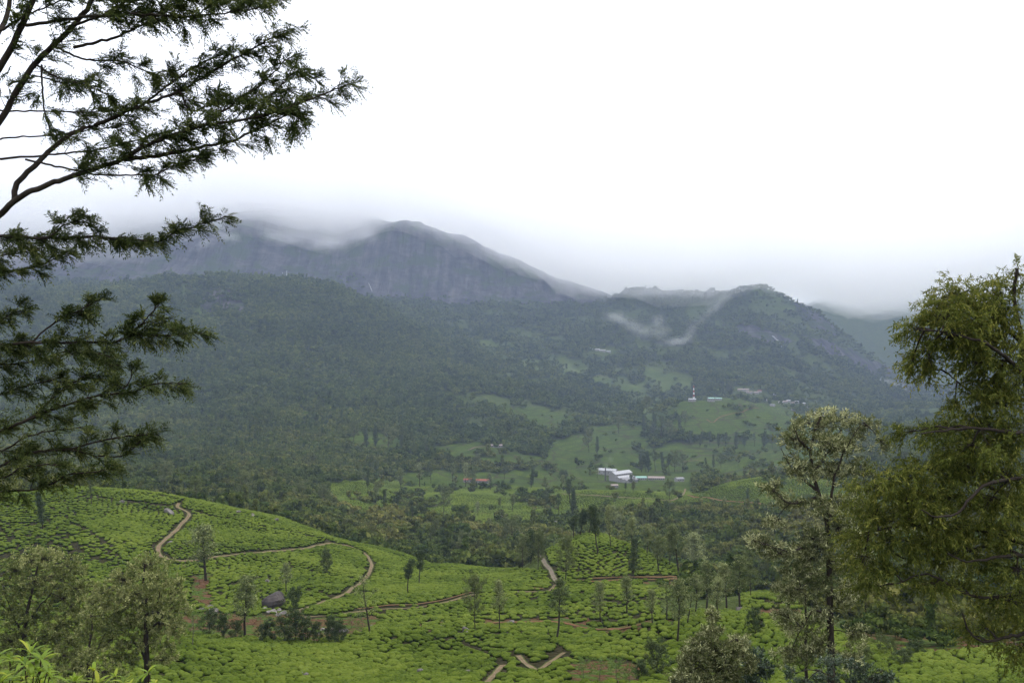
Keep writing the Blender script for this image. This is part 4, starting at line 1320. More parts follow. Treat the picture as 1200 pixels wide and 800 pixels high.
for px, py, w in [(358, 796, 12), (493, 791, 12), (548, 790, 8), (474, 793, 6), (352, 793, 8)]:
    put_rock('grey stone showing between the bushes of the closest tea field', random.choice(BR), px, py, w, 'stones in the closest tea field', 0.9)
for px, py, w in [(280, 601, 8), (296, 605, 7), (324, 611, 9)]:
    put_rock('small grey rock among tea on the hill shoulder', random.choice(BR), px, py, w, 'small rocks on the hill shoulder', 0.4)
for px, py, w in [(868, 716, 14), (878, 718, 10), (922, 718, 12), (768, 731, 9)]:
    put_rock('grey brown rock under the little square tea plot', random.choice(BR), px, py, w, 'rocks under the little tea plot', 0.25)
for px, py, w in [(653, 618, 14), (515, 608, 8), (585, 607, 14)]:
    put_rock('grey rock outcrop in the scrub of the valley floor', random.choice(BR), px, py, w, 'rock outcrops in the valley scrub', 0.5)

# ------------------------------------------------------------------ waterfalls
def mat_water():
    t = NT('white_water')
    n = t.noise(t.vscale(t.coord(), (0.4, 0.4, 0.05)), 1.0, 4)
    return t.surface(t.ramp(n, [(0.3, (0.22, 0.23, 0.25)), (0.7, (0.42, 0.43, 0.45))]), 0.5)


M['water'] = mat_water()


def waterfall(pts, width, label, rmin):
    P = np.array([ground_at(x, y, rmin)[:3] for x, y in pts])
    g = Geo()
    toward = unit(-P)
    P = P + toward * 4.0
    P[:, 2] += 2.5
    q = np.linspace(0, 1, len(P) * 4)
    qq = np.linspace(0, 1, len(P))
    L = np.stack([np.interp(q, qq, P[:, k]) for k in range(3)], 1)
    w = 0.6 * width * (0.5 + 0.8 * rng.random(len(L)))
    g.tube(L, w / 2, 6)
    o = obj('waterfall', g.mesh('waterfall', [M['water']]))
    tag(o, label, None, None, 'structure')


waterfall([(905, 394), (909, 398), (914, 402), (916, 407)], 9, 'white zigzag waterfall on the dark right hand peak', 4000)
waterfall([(336, 318), (336, 323), (336, 328)], 6, 'thin white waterfall down the granite wall', 4450)
waterfall([(331, 320), (331, 326)], 4, 'fainter thin waterfall beside the first on the granite wall', 4450)
waterfall([(432, 333), (434, 338), (436, 342)], 6, 'short white waterfall at the foot of the granite wall', 4450)

# ------------------------------------------------------------------ buildings
M['white_wall'] = mat_plain('whitewashed_wall', (0.24, 0.235, 0.225), 0.9, 0.12, 0.6)
M['white_roof'] = mat_plain('white_sheet_roof', (0.33, 0.335, 0.35), 0.7, 0.35, 0.4)
M['grey_roof'] = mat_plain('grey_sheet_roof', (0.19, 0.19, 0.2), 0.6, 0.2, 0.4)
M['green_roof'] = mat_plain('pale_green_roof', (0.2, 0.34, 0.29), 0.6, 0.15, 0.4)
M['red_roof'] = mat_plain('red_tile_roof', (0.22, 0.07, 0.045), 0.8, 0.25, 0.5)
M['pink_roof'] = mat_plain('faded_roof', (0.25, 0.20, 0.185), 0.8, 0.2, 0.4)
M['window'] = mat_plain('dark_window', (0.03, 0.035, 0.04), 0.2, 0.2, 1.0, 0.5)
M['door'] = mat_plain('painted_door', (0.12, 0.09, 0.06), 0.6)
M['red_paint'] = mat_plain('red_paint', (0.34, 0.075, 0.055), 0.5, 0.1)
M['white_paint'] = mat_plain('white_paint', (0.75, 0.75, 0.74), 0.5, 0.08)
M['dark_metal'] = mat_plain('sooty_steel', (0.07, 0.065, 0.06), 0.6)


def gable_roof(g, L, W, z0, rise, over=0.5, thick=0.25, x0=0.0, y0=0.0):
    """ridge along x; a solid sheet roof"""
    hx, hy = L / 2 + over, W / 2 + over
    prof = [(-hy, z0), (0, z0 + rise), (hy, z0), (hy, z0 + thick), (0, z0 + rise + thick), (-hy, z0 + thick)]
    v = [[x0 + sx * hx, y0 + p[0], p[1]] for sx in (-1, 1) for p in prof]
    f = [[0, 1, 4, 5], [1, 2, 3, 4], [6, 11, 10, 7], [7, 10, 9, 8],
         [0, 6, 7, 1], [1, 7, 8, 2], [2, 8, 9, 3], [3, 9, 10, 4], [4, 10, 11, 5], [5, 11, 6, 0]]
    g.add(v, f)


def gable_wall(g, L, W, H, rise, x0=0.0, y0=0.0, down=4.0):
    v = []
    for sx in (-1, 1):
        v += [[x0 + sx * L / 2, y0 - W / 2, -down], [x0 + sx * L / 2, y0 + W / 2, -down], [x0 + sx * L / 2, y0 + W / 2, H], [x0 + sx * L / 2, y0, H + rise], [x0 + sx * L / 2, y0 - W / 2, H]]
    f = [[0, 5, 9, 4], [1, 2, 7, 6], [0, 4, 2, 1], [5, 6, 7, 9], [4, 3, 3, 2], [9, 7, 7, 8]]
    f = [q for q in f if len(set(q)) == 4]
    g.add(v, f)
    for b in (0, 5):        # gable triangles as thin quads with the eave midpoint
        m = [[v[b + 4][0], y0, H]]
        g.add([v[b + 4], v[b + 3], m[0], m[0]], [[0, 1, 2, 3]]) if False else None
        g.add([v[b + 4], v[b + 3], v[b + 2], [v[b + 4][0], y0, H - 0.01]], [[0, 1, 2, 3]])


def house(name, label, px, py, L, W, H, roof, rz=0.0, group=None, nwin=3, rmin=105.0, cat='house', rise=None, wall='white_wall', sink=0.0):
    x, y, z, R = ground_at(px, py, rmin)
    t = thing(name, label, cat, (x, y, z - sink), rz, group)
    rise = rise if rise is not None else W * 0.22
    g = Geo(); gable_wall(g, L, W, H, rise); obj('wall', g.mesh('wall', [M[wall]], False), t)
    g = Geo(); gable_roof(g, L, W, H, rise); obj('roof', g.mesh('roof', [M[roof]], False), t)
    wg = Geo(); wg.box((0, 0, 0), (min(1.6, L / nwin * 0.5), 0.14, 1.4)); wm = wg.mesh('window', [M['window']], False)
    for k in range(nwin):
        o = obj('window', wm, t); o.location = (-L / 2 + (k + 0.5) * L / nwin, -W / 2 - 0.03, H * 0.6)
    dg = Geo(); dg.box((0, 0, 0), (1.1, 0.16, 2.1)); o = obj('door', dg.mesh('door', [M['door']], False), t)
    o.location = (-L / 2 + L / nwin + 0.0, -W / 2 - 0.04, 1.05)
    return t


def factory():
    x, y, z, R = ground_at(728, 563, 1250)
    y0 = y
    t = thing('tea_factory', 'large white roofed tea factory with stepped sheds in the valley', 'factory', (x, y, z), radians(38), None, 0.76)
    g = Geo(); gable_wall(g, 52, 20, 15, 5, 6, 8); obj('wall', g.mesh('wall', [M['white_wall']], False), t)
    g = Geo(); gable_roof(g, 52, 20, 15, 5, 0.8, 0.4, 6, 8); obj('roof', g.mesh('roof', [M['white_roof']], False), t)
    for j, (yy, LL, HH) in enumerate([(-9, 46, 9), (-21, 40, 7), (-32, 34, 6)]):
        g = Geo(); gable_wall(g, LL, 11, HH, 3, 2 - 3 * j, yy); obj('shed_wall', g.mesh('shed_wall', [M['white_wall']], False), t)
        g = Geo(); gable_roof(g, LL, 11, HH, 3, 0.4, 0.3, 2 - 3 * j, yy); obj('shed_roof', g.mesh('shed_roof', [M['white_roof' if j == 0 else 'grey_roof']], False), t)
    wg = Geo(); wg.box((0, 0, 0), (0.2, 2.2, 2.0)); wm = wg.mesh('window', [M['window']], False)
    for r_ in range(3):
        for c_ in range(5):
            o = obj('window', wm, t); o.location = (32.05, 8 - 7 + c_ * 3.5, 3 + r_ * 4.2)
    wg = Geo(); wg.box((0, 0, 0), (2.4, 0.2, 1.8)); wm = wg.mesh('window', [M['window']], False)
    for c_ in range(8):
        o = obj('window', wm, t); o.location = (-14 + c_ * 5.6, -2.06, 13.2)
        o = obj('window', wm, t); o.location = (-10 + c_ * 3.8, -37.6, 3.4)
    return z


FZ = factory()
house('factory_shed', 'detached white roofed shed behind the tea factory', 712, 556, 34, 14, 8, 'white_roof', radians(-25), None, 4, 1450, 'shed')
x, y, z, R = ground_at(709.5, 563, 1300)
ch = thing('chimney_stack', 'dark slim factory chimney beside the white roofs', 'chimney', (x, y, z))
g = Geo(); g.tube([[0, 0, -2], [0, 0, 12], [0, 0, 22]], [1.5, 1.2, 0.95], 10); obj('shaft', g.mesh('shaft', [M['dark_metal']]), ch)
g = Geo(); g.tube([[0, 0, 21.4], [0, 0, 22.2]], [1.25, 1.25], 10); obj('rim', g.mesh('rim', [M['grey_roof']]), ch)
house('long_shed', 'long low shed with pale green roof next to the factory', 751, 562, 18, 10, 4, 'green_roof', radians(4), None, 5, 1250, 'shed')
house('long_shed', 'long low faded roofed shed between green shed and small house', 769, 562, 28, 10, 3.5, 'pink_roof', radians(-5), None, 8, 1250, 'shed')
house('worker_house', 'small white house at the far end of the factory sheds', 796, 564, 13, 10, 5, 'grey_roof', radians(20), None, 3, 1250)
house('worker_house', 'pale house with red stripe roof past the factory sheds', 826, 560, 16, 9, 4.5, 'red_roof', radians(10), None, 3, 1400)
house('worker_house', 'small pale house below the factory among trees', 720, 571, 10, 7, 3.5, 'pink_roof', radians(8), None, 3, 1150)
house('long_shed', 'long pale shed alone on the track at the forest edge', 581, 524, 30, 9, 4, 'pink_roof', radians(5), None, 6, 1300, 'shed')
house('red_roof_house', 'larger of two red roofed houses hidden in valley trees', 565, 566, 22, 9, 4.5, 'red_roof', radians(-6), None, 4, 1000)
house('red_roof_house', 'smaller of two red roofed houses hidden in valley trees', 548, 565, 13, 8, 4, 'red_roof', radians(8), None, 3, 1000)
house('hut', 'tiny white hut at the edge of the middle tea plot', 456, 601, 6, 5, 3, 'white_roof', radians(20), None, 2, 700, 'hut')
house('white_house', 'white flat long building beside the foot of the mast', 811, 470, 20, 12, 5, 'white_roof', radians(0), None, 4, 2200, 'building')
house('green_roof_house', 'larger pale green roofed building right of the mast', 833, 470, 18, 12, 8, 'green_roof', radians(12), None, 3, 2200, 'building')
house('green_roof_house', 'smaller pale green roofed building right of the mast', 842, 469, 18, 11, 5, 'green_roof', radians(-8), None, 3, 2200, 'building')
house('school_building', 'long cream building with a red edge on the slope above the mast', 871, 458, 40, 12, 4.5, 'pink_roof', radians(-4), None, 8, 2500, 'building')
for px, py, L_, rf in [(878, 461, 22, 'pink_roof'), (886, 461, 18, 'pink_roof'), (890, 460, 14, 'red_roof')]:
    house('village_house', 'house in the row just below the long cream building', px, py, L_, 10, 5, rf, random.uniform(-0.3, 0.3), 'houses below the cream building', 3, 2500)
for px, py in [(900, 470), (915, 473), (920, 472), (924, 471), (929, 474), (934, 472), (937, 468), (941, 474), (928, 468), (930, 481), (905, 476), (956, 486), (962, 489), (948, 478), (908, 463)]:
    house('village_house', 'small pale house of the hillside village past the mast', px, py, random.uniform(10, 17), 9, 4.5, random.choice(['white_roof', 'grey_roof', 'pink_roof', 'white_roof']), random.uniform(-0.6, 0.6), 'hillside village houses', 3, 2400)
for px, py, L_ in [(700, 411, 20), (706, 412, 26), (713, 413, 18), (693, 410, 12)]:
    house('village_house', 'pale long house high on the wooded slope under the mountain', px, py, L_, 10, 5, 'white_roof', random.uniform(-0.2, 0.2), 'houses high on the wooded slope', 4, 2800)

# mast: square lattice, red and white bands
x, y, z, R = ground_at(813, 470, 2200)
HM = 18.0 / F * y
mast = thing('radio_mast', 'tall red and white lattice mast on the far tea hill', 'mast', (x, y, z))
NS = 7
for k in range(NS):
    g = Geo()
    z0, z1 = HM * k / NS, HM * (k + 1) / NS
    w0, w1 = 2.3 * (1 - 0.78 * k / NS), 2.3 * (1 - 0.78 * (k + 1) / NS)
    cs = [(-1, -1), (1, -1), (1, 1), (-1, 1)]
    for a, b in cs:
        g.tube([[a * w0, b * w0, z0 - (2 if k == 0 else 0)], [a * w1, b * w1, z1]], [0.34, 0.34], 4)
    for j in range(4):
        a, b = cs[j]; c, d = cs[(j + 1) % 4]
        g.tube([[a * w0, b * w0, z0], [c * w1, d * w1, z1]], [0.22, 0.22], 4)
        g.tube([[c * w0, d * w0, z0], [a * w1, b * w1, z1]], [0.22, 0.22], 4)
        g.tube([[a * w1, b * w1, z1], [c * w1, d * w1, z1]], [0.22, 0.22], 4)
    o = obj('lattice_section', g.mesh('lattice_section', [M['red_paint' if k % 2 == 0 else 'white_paint']], False), mast)
    o['label'] = 'red painted lattice section' if k % 2 == 0 else 'white painted lattice section'
g = Geo(); g.tube([[0, 0, HM - 1], [0, 0, HM + 5]], [0.15, 0.08], 5); obj('antenna', g.mesh('antenna', [M['white_paint']]), mast)

# ------------------------------------------------------------------ the trees round the viewpoint
M['wattle_leaf'] = mat_leaf('wattle_leaf', (0.027, 0.042, 0.013), (0.078, 0.101, 0.029), (0.196, 0.211, 0.066), 0.3, 0.7, 0.06)
M['spray_leaf'] = mat_leaf('drooping_spray_leaf', (0.036, 0.051, 0.013), (0.126, 0.148, 0.028), (0.307, 0.294, 0.063), 0.35, 0.7, 0.06)
M['oak_tuft'] = mat_leaf('silver_oak_tuft', (0.047, 0.063, 0.020), (0.139, 0.152, 0.059), (0.590, 0.586, 0.318), 0.3, 0.7, 0.06, 0.9)
M['oak_mass'] = mat_leaf('silver_oak_mass', (0.055, 0.074, 0.021), (0.151, 0.181, 0.051), (0.405, 0.405, 0.176), 0.3, 0.7, 0.06, 0.92)
M['glossy_leaf'] = mat_leaf('glossy_dark_leaf', (0.014, 0.026, 0.012), (0.035, 0.06, 0.028), (0.12, 0.16, 0.10), 0.2, 0.35, 0.5, 0.92)
M['shoot_leaf'] = mat_leaf('fresh_shoot_leaf', (0.091, 0.151, 0.011), (0.208, 0.302, 0.023), (0.442, 0.432, 0.045), 0.45, 0.5, 0.3, 0.92)


def P3(px, py, d):
    return np.array([(px - 600) / F * d, d, -(py - 400) / F * d])


def dense_line(pts, per=6):
    pts = np.asarray(pts, float)
    seg = np.r_[0, np.cumsum(np.linalg.norm(np.diff(pts, axis=0), axis=1))] + np.arange(len(pts)) * 1e-6
    s = np.linspace(0, seg[-1], (len(pts) - 1) * per + 1)
    return np.stack([pchip(seg, pts[:, k], s) for k in range(3)], 1)


def limb(parent, pts, r0, r1, mat, jit=0.0, sides=7, name='limb'):
    L = dense_line(pts)
    if jit:
        L[1:-1] += rng.normal(0, jit, (len(L) - 2, 3))
    g = Geo(); g.tube(L, np.linspace(r0, r1, len(L)), sides)
    obj(name, g.mesh(name, [mat]), parent)
    return L


def frond_set(leaf, base, direc, length, g_, pairs=9, lw=0.011, ll=0.075, droop=0.25, tint=0.5):
    """feathery pinnate fronds: many narrow leaflets on both sides of a stalk"""
    n = len(base)
    q = np.linspace(0.12, 1.0, pairs)
    up = np.array([0, 0, 1.0])
    side = unit(np.cross(direc, up + g_.normal(0, 0.5, (n, 3))))
    for s_ in (-1, 1):
        for k in q:
            p = base + direc * (length * k)[:, None] - up * (droop * length * k * k)[:, None]
            d = unit(direc * 0.75 + side * s_ * g_.uniform(0.55, 0.95, n)[:, None] - up * 0.2 + g_.normal(0, 0.14, (n, 3)))
            sd = unit(np.cross(d, up + g_.normal(0, 0.4, (n, 3))))
            l_ = ll * (1.15 - 0.55 * abs(k - 0.45)) * g_.uniform(0.7, 1.2, n)
            leaf.leaves(p, d, sd, l_, lw, np.clip(tint + g_.normal(0, 0.13, n), 0, 1))
    d = unit(direc - up * droop)
    leaf.leaves(base, d, unit(np.cross(d, side)), length * 1.0, 0.006, np.full(n, 0.12))


# ---- feathery wattle whose boughs reach in over the valley
def wattle():
    g_ = np.random.default_rng(42)
    D0 = 12.0
    gx, gy = -9.6, 12.0
    gz = float(height(np.array([gx]), np.array([gy]))[0])
    t = thing('wattle_tree', 'feathery dark wattle tree with long boughs reaching over the valley', 'tree', (gx, gy, gz))
    t_inv = np.array([gx, gy, gz])
    trunk_top = P3(-200, -330, D0)
    tp = np.array([[gx, gy, gz - 0.5], [gx + 0.1, gy, gz + 4], P3(-220, 420, D0), P3(-215, 150, D0), P3(-205, -100, D0), trunk_top])
    limb(t, tp - t_inv, 0.2, 0.07, M['bark'], 0.0, 9, 'trunk')
    wood = Geo(); leaf = Geo()
    # (pixel polyline, depth offset start, end, radius start px, end px, leafy from fraction, tuft spacing px, twig length px)
    B = [
        ([(-215, 330), (-60, 205), (0, 142), (19, 109), (41, 75), (67, 49), (86, 30), (112, -5), (140, -60)], 0, 0.6, 5.0, 2.5, 0.55, 14, 30),
        ([(-210, 230), (-50, 130), (0, 79), (22, 38), (38, 0), (50, -50)], 0, -0.5, 5.0, 3.0, 0.7, 14, 30),
        ([(-207, 130), (-30, 55), (0, 36), (9, 15), (16, -40)], 0, 0.7, 4.0, 2.5, 0.8, 14, 28),
        ([(-218, 380), (-60, 285), (0, 251), (17, 235), (37, 224), (75, 210), (112, 198), (146, 186), (165, 174), (195, 161), (240, 147), (292, 139), (337, 127), (380, 110), (412, 98)], 0, -0.8, 5.2, 0.7, 0.5, 9, 34),
        ([(146, 187), (200, 180), (240, 172), (270, 165), (319, 143), (345, 130)], -0.4, -0.3, 2.6, 0.7, 0.35, 9, 26),
        ([(17, 235), (18, 220), (34, 201), (67, 170), (86, 156), (124, 142), (165, 124), (210, 107), (262, 76), (311, 49), (340, 36)], 0, 0.7, 3.4, 0.7, 0.4, 9, 34),
        ([(165, 124), (205, 95), (240, 72), (275, 60)], 0.4, 0.9, 1.6, 0.6, 0.2, 9, 28),
        ([(240, 147), (275, 120), (310, 95), (335, 70)], -0.4, 0.2, 1.6, 0.6, 0.15, 8, 28),
        ([(292, 139), (320, 110), (350, 85), (372, 92)], -0.5, -0.1, 1.4, 0.6, 0.15, 8, 26),
        ([(337, 127), (350, 140), (345, 150)], -0.6, -0.7, 1.2, 0.6, 0.2, 8, 22),
        ([(210, 107), (225, 130), (255, 120), (300, 115)], 0.3, 0.5, 1.4, 0.6, 0.1, 8, 28),
        ([(-60, 190), (0, 163), (56, 159), (110, 152), (150, 146)], 0.4, 0.7, 1.4, 0.6, 0.55, 13, 22),
        ([(-60, 200), (0, 186), (56, 182), (112, 176), (150, 167), (210, 150)], 0.2, 0.1, 1.8, 0.6, 0.5, 12, 24),
        ([(30, 187), (75, 197), (131, 206), (176, 205), (210, 191), (234, 187)], -0.2, -0.5, 1.4, 0.6, 0.62, 9, 20),
        ([(-40, 128), (0, 130), (60, 131), (112, 131), (165, 126)], 0.5, 0.9, 1.4, 0.6, 0.55, 12, 24),
        ([(49, 76), (50, 110), (56, 146), (66, 169)], 0.1, 0.2, 1.3, 0.8, 0.3, 20, 16),
        ([(30, 30), (86, 22), (150, 17), (225, 19), (277, 14), (322, 6)], 0.3, -0.4, 2.2, 0.6, 0.3, 9, 28),
        ([(86, 56), (131, 45), (169, 28), (195, 11), (225, -8), (262, -18)], 0.3, 0.6, 2.0, 0.6, 0.3, 9, 28),
        ([(86, 30), (120, 18), (160, -4), (210, -20)], 0.4, 0.2, 1.8, 0.6, 0.2, 9, 30),
        ([(60, 52), (100, 70), (140, 72), (175, 84), (205, 82)], 0.3, 0.9, 1.6, 0.6, 0.3, 9, 26),
        ([(41, 75), (70, 92), (100, 100), (128, 112)], 0.3, 0.0, 1.4, 0.6, 0.35, 11, 22),
        ([(110, -2), (150, 2), (200, -6), (260, 2), (310, -4)], 0.4, 0.1, 1.6, 0.6, 0.1, 8, 26),
        ([(0, 36), (30, 18), (60, 6), (90, -10)], 0.3, 0.0, 1.6, 0.6, 0.5, 12, 24),
        ([(10, 100), (45, 90), (80, 100), (110, 90)], 0.4, 0.9, 1.2, 0.6, 0.4, 13, 22),
        # the boughs lower down
        ([(-219, 360), (-80, 285), (0, 277), (55, 279), (112, 278), (150, 280), (187, 283), (206, 272), (240, 262), (265, 253)], 0, -0.7, 3.0, 0.6, 0.42, 9, 22),
        ([(55, 279), (80, 262), (105, 258)], -0.3, -0.5, 1.0, 0.5, 0.2, 9, 20),
        ([(-219, 390), (-60, 330), (0, 321), (22, 317), (49, 310), (67, 302), (85, 292)], 0, 0.5, 2.0, 0.6, 0.5, 10, 22),
        ([(-219, 370), (-60, 300), (0, 300), (25, 296), (52, 290)], 0.3, 0.8, 1.5, 0.6, 0.5, 10, 20),
        ([(-220, 470), (-60, 415), (0, 405), (37, 401), (94, 401), (127, 402), (161, 392), (195, 394), (231, 389)], 0, -0.8, 3.0, 0.6, 0.4, 8, 24),
        ([(37, 401), (67, 376), (97, 362), (118, 350)], -0.3, -0.6, 1.2, 0.5, 0.35, 9, 20),
        ([(140, 400), (160, 385), (172, 373), (186, 357)], -0.5, -0.8, 1.0, 0.5, 0.15, 9, 20),
        ([(-40, 385), (0, 375), (20, 365), (35, 362)], 0.2, 0.3, 1.0, 0.5, 0.3, 10, 18),
        ([(-219, 480), (-60, 435), (0, 428), (37, 424), (80, 412), (110, 415), (140, 420)], 0, 0.5, 2.0, 0.6, 0.35, 9, 24),
        ([(-220, 540), (-60, 520), (0, 505), (37, 490), (75, 475), (112, 464), (150, 460), (187, 449), (219, 449)], 0, -0.6, 3.0, 0.6, 0.38, 8, 26),
        ([(37, 490), (75, 455), (105, 438), (126, 430), (140, 428)], -0.2, 0.1, 1.4, 0.5, 0.25, 9, 22),
        ([(140, 461), (152, 445), (155, 432)], -0.4, -0.5, 1.0, 0.5, 0.2, 9, 18),
        ([(-220, 600), (-60, 570), (0, 546), (45, 529), (82, 526), (112, 518), (142, 512), (165, 509), (186, 509)], 0, 0.6, 3.0, 0.6, 0.36, 8, 26),
        ([(82, 526), (115, 534), (139, 535), (157, 524), (172, 510)], 0.3, 0.5, 1.2, 0.5, 0.25, 8, 22),
        ([(-220, 630), (-60, 600), (0, 577), (47, 572), (83, 555), (117, 552)], 0, -0.4, 2.6, 0.6, 0.4, 8, 26),
        ([(-60, 480), (0, 462), (30, 452), (60, 446), (90, 450)], 0.1, 0.5, 1.6, 0.5, 0.3, 8, 26),
        ([(-60, 520), (0, 528), (30, 512), (60, 505), (95, 500)], 0.3, 0.8, 1.6, 0.5, 0.3, 8, 26),
        ([(-60, 560), (0, 560), (35, 545), (70, 545)], -0.3, -0.5, 1.6, 0.5, 0.2, 9, 26),
    ]
    for bi, (pp, d0, d1, ra, rb, lf, sp, tl) in enumerate(B):
        n = len(pp)
        dep = D0 + np.linspace(d0, d1, n)
        P = np.array([P3(x, y, d) for (x, y), d in zip(pp, dep)])
        L = dense_line(P, 7)
        m = len(L)
        L[1:-1] += g_.normal(0, 0.006, (m - 2, 3))
        rad = np.linspace(ra, rb, m) / F * D0
        if ra > 2.4:
            gg = Geo(); gg.tube(L - t_inv, rad, 7); obj('limb', gg.mesh('limb', [M['bark']]), t)
        else:
            wood.tube(L - t_inv, rad, 5)
        seg = np.r_[0, np.cumsum(np.linalg.norm(np.diff(L, axis=0), axis=1))]
        pxm = F / D0
        s = seg[-1] * lf
        while s < seg[-1]:
            f_ = (s / seg[-1] - lf) / (1 - lf + 1e-6)
            p0 = np.array([np.interp(s, seg, L[:, k]) for k in range(3)])
            tg = unit(np.array([np.interp(min(seg[-1], s + 0.1), seg, L[:, k]) for k in range(3)]) - np.array([np.interp(max(0, s - 0.1), seg, L[:, k]) for k in range(3)]))
            for _ in range(2):
                dv = unit(tg * 0.9 + g_.normal(0, 0.62, 3) * np.array([0.8, 1.1, 0.8]) + np.array([0.12, 0, 0.12]))
                ln = tl / pxm * g_.uniform(0.35, 1.15) * (1 - 0.45 * f_)
                p1 = p0 + dv * ln - np.array([0, 0, 0.1 * ln])
                wood.tube(np.array([p0, (p0 + p1) / 2 + np.array([0, 0, 0.04 * ln]), p1]) - t_inv, [0.007, 0.005, 0.003], 3)
                na = g_.integers(2, 5)
                for q in np.linspace(0.55, 1.0, na):
                    nf = g_.integers(3, 6)
                    c = p0 + (p1 - p0) * q
                    fd = unit(dv * 1.0 + g_.normal(0, 0.55, (nf, 3)) + np.array([0.15, 0, 0.0]))
                    frond_set(leaf, np.repeat(c[None], nf, 0) - t_inv, fd, g_.uniform(0.12, 0.22, nf), g_, 7, 0.016, 0.055, 0.3, float(np.clip(g_.normal(0.45, 0.18), 0, 1)))
            s += sp * (1.6 if pp[-1][1] > 430 else 1.15) / pxm * g_.uniform(0.7, 1.4)
    obj('twigs', wood.mesh('twigs', [M['bark']]), t)
    obj('foliage', leaf.mesh('foliage', [M['wattle_leaf']], False), t)
    print('wattle leaves', sum(len(f) for f in leaf.f))


wattle()


# ---- trees drawn as a trunk with limbs and leafy clumps hung on them
def clump_tree(name, label, depth, trunk, limbs, clumps, mats, tuft, seed, per_px=0.010, trunk_px=6.0, depth_r=1.0, twig_r=0.012, cat='tree', shrink=1.0):
    """trunk and limbs are lines of (px, py[, depth offset]); clumps are (px, py, rx, ry)"""
    g_ = np.random.default_rng(seed)
    x, y = (trunk[0][0] - 600) / F * depth, depth
    z = float(height(np.array([x]), np.array([y]))[0])
    o0 = np.array([x, y, z])
    t = thing(name, label, cat, o0)
    pts = [np.array([x, y, z - 0.6])] + [P3(p[0], p[1], depth + (p[2] if len(p) > 2 else 0)) for p in trunk]
    nodes = [limb(t, np.array(pts) - o0, trunk_px / F * depth * 1.15, trunk_px / F * depth * 0.25, mats[0], 0.0, 9, 'trunk')]
    for lb in limbs:
        P = np.array([P3(p[0], p[1], depth + (p[2] if len(p) > 2 else 0)) for p in lb]) - o0
        nodes.append(limb(t, P, trunk_px / F * depth * 0.42, 0.02, mats[0], 0.01 * depth / 20, 6, 'limb'))
    N = np.concatenate(nodes)
    wood = Geo(); leaf = Geo()
    m = depth / F
    for (cx, cy_, rx, ry) in clumps:
        rx, ry = rx * shrink, ry * shrink
        na = max(4, int(rx * ry * math.pi * per_px))
        dz = g_.normal(0, 0.55, na) * rx * m * depth_r
        c0 = g_.normal(0, 0.5) * rx * m * depth_r
        a = unit(g_.normal(size=(na, 3))) * (g_.random(na) ** 0.4)[:, None]
        A = np.array([P3(cx + rx * q[0], cy_ + ry * q[2], depth) for q in a])
        A[:, 1] += dz + c0
        A = A - o0
        hub = A.mean(0)
        j = np.argmin(np.linalg.norm(N - hub, axis=1))
        st = N[j]
        hub2 = st + (hub - st) * 0.75
        wood.tube(np.array([st, (st + hub2) / 2 + np.array([0, 0, 0.08 * np.linalg.norm(hub2 - st)]), hub2]), [twig_r * 3.0, twig_r * 2.2, twig_r * 1.4], 5)
        ct = g_.normal(0, 0.07)
        for p in A:
            s_ = hub2 if np.linalg.norm(p - hub2) < np.linalg.norm(p - st) else st
            wood.tube(np.array([s_, (s_ + p) / 2 + g_.normal(0, 0.05 * np.linalg.norm(p - s_), 3), p]), [twig_r, twig_r * 0.7, twig_r * 0.4], 3)
            tuft(leaf, p, unit(p - s_), g_, ct)
    if wood.v:
        obj('twigs', wood.mesh('twigs', [mats[0]]), t)
    obj('foliage', leaf.mesh('foliage', [mats[1]], False), t)
    print(name, sum(len(f) for f in leaf.f))
    return t


def tuft_rosette(n, ln, w, pale, upw=0.35):
    """a rosette of long leaves; the pale undersides and young tips make some rosettes light"""
    def f(leaf, p, d, g_, ct):
        k = int(n * g_.uniform(0.7, 1.3))
        dirs = unit(d * 0.35 + g_.normal(0, 0.75, (k, 3)) + np.array([0, 0, upw]))
        sd = unit(np.cross(dirs, rand_dirs(k, g_)))
        base = g_.random() < pale
        tn = np.clip((0.66 if base else 0.42) + ct + g_.normal(0, 0.2, k), 0, 1)
        leaf.leaves(p + g_.normal(0, ln * 0.25, (k, 3)), dirs, sd, ln * g_.uniform(0.6, 1.25, k), w, tn, 0.12)
    return f


def tuft_spray(n, ln, w):
    """drooping feathery spray"""
    def f(leaf, p, d, g_, ct):
        nt = 3
        for _ in range(nt):
            dv = unit(d * np.array([1, 1, 0.3]) + g_.normal(0, 0.6, 3) + np.array([-0.1, 0, -0.15]))
            L = g_.uniform(0.35, 0.75)
            k = int(n * g_.uniform(0.7, 1.3))
            q = g_.random(k)
            pos = p + dv * (L * q)[:, None] - np.array([0, 0, 1]) * (0.35 * L * q * q)[:, None]
            dirs = unit(dv * 0.6 + g_.normal(0, 0.5, (k, 3)) - np.array([0, 0, 0.45]))
            sd = unit(np.cross(dirs, np.array([0, 0, 1.0]) + g_.normal(0, 0.5, (k, 3))))
            leaf.leaves(pos, dirs, sd, ln * g_.uniform(0.6, 1.3, k), w, np.clip(0.46 + ct + g_.normal(0, 0.15, k) + g_.normal(0, 0.08), 0, 1), 0.1)
    return f


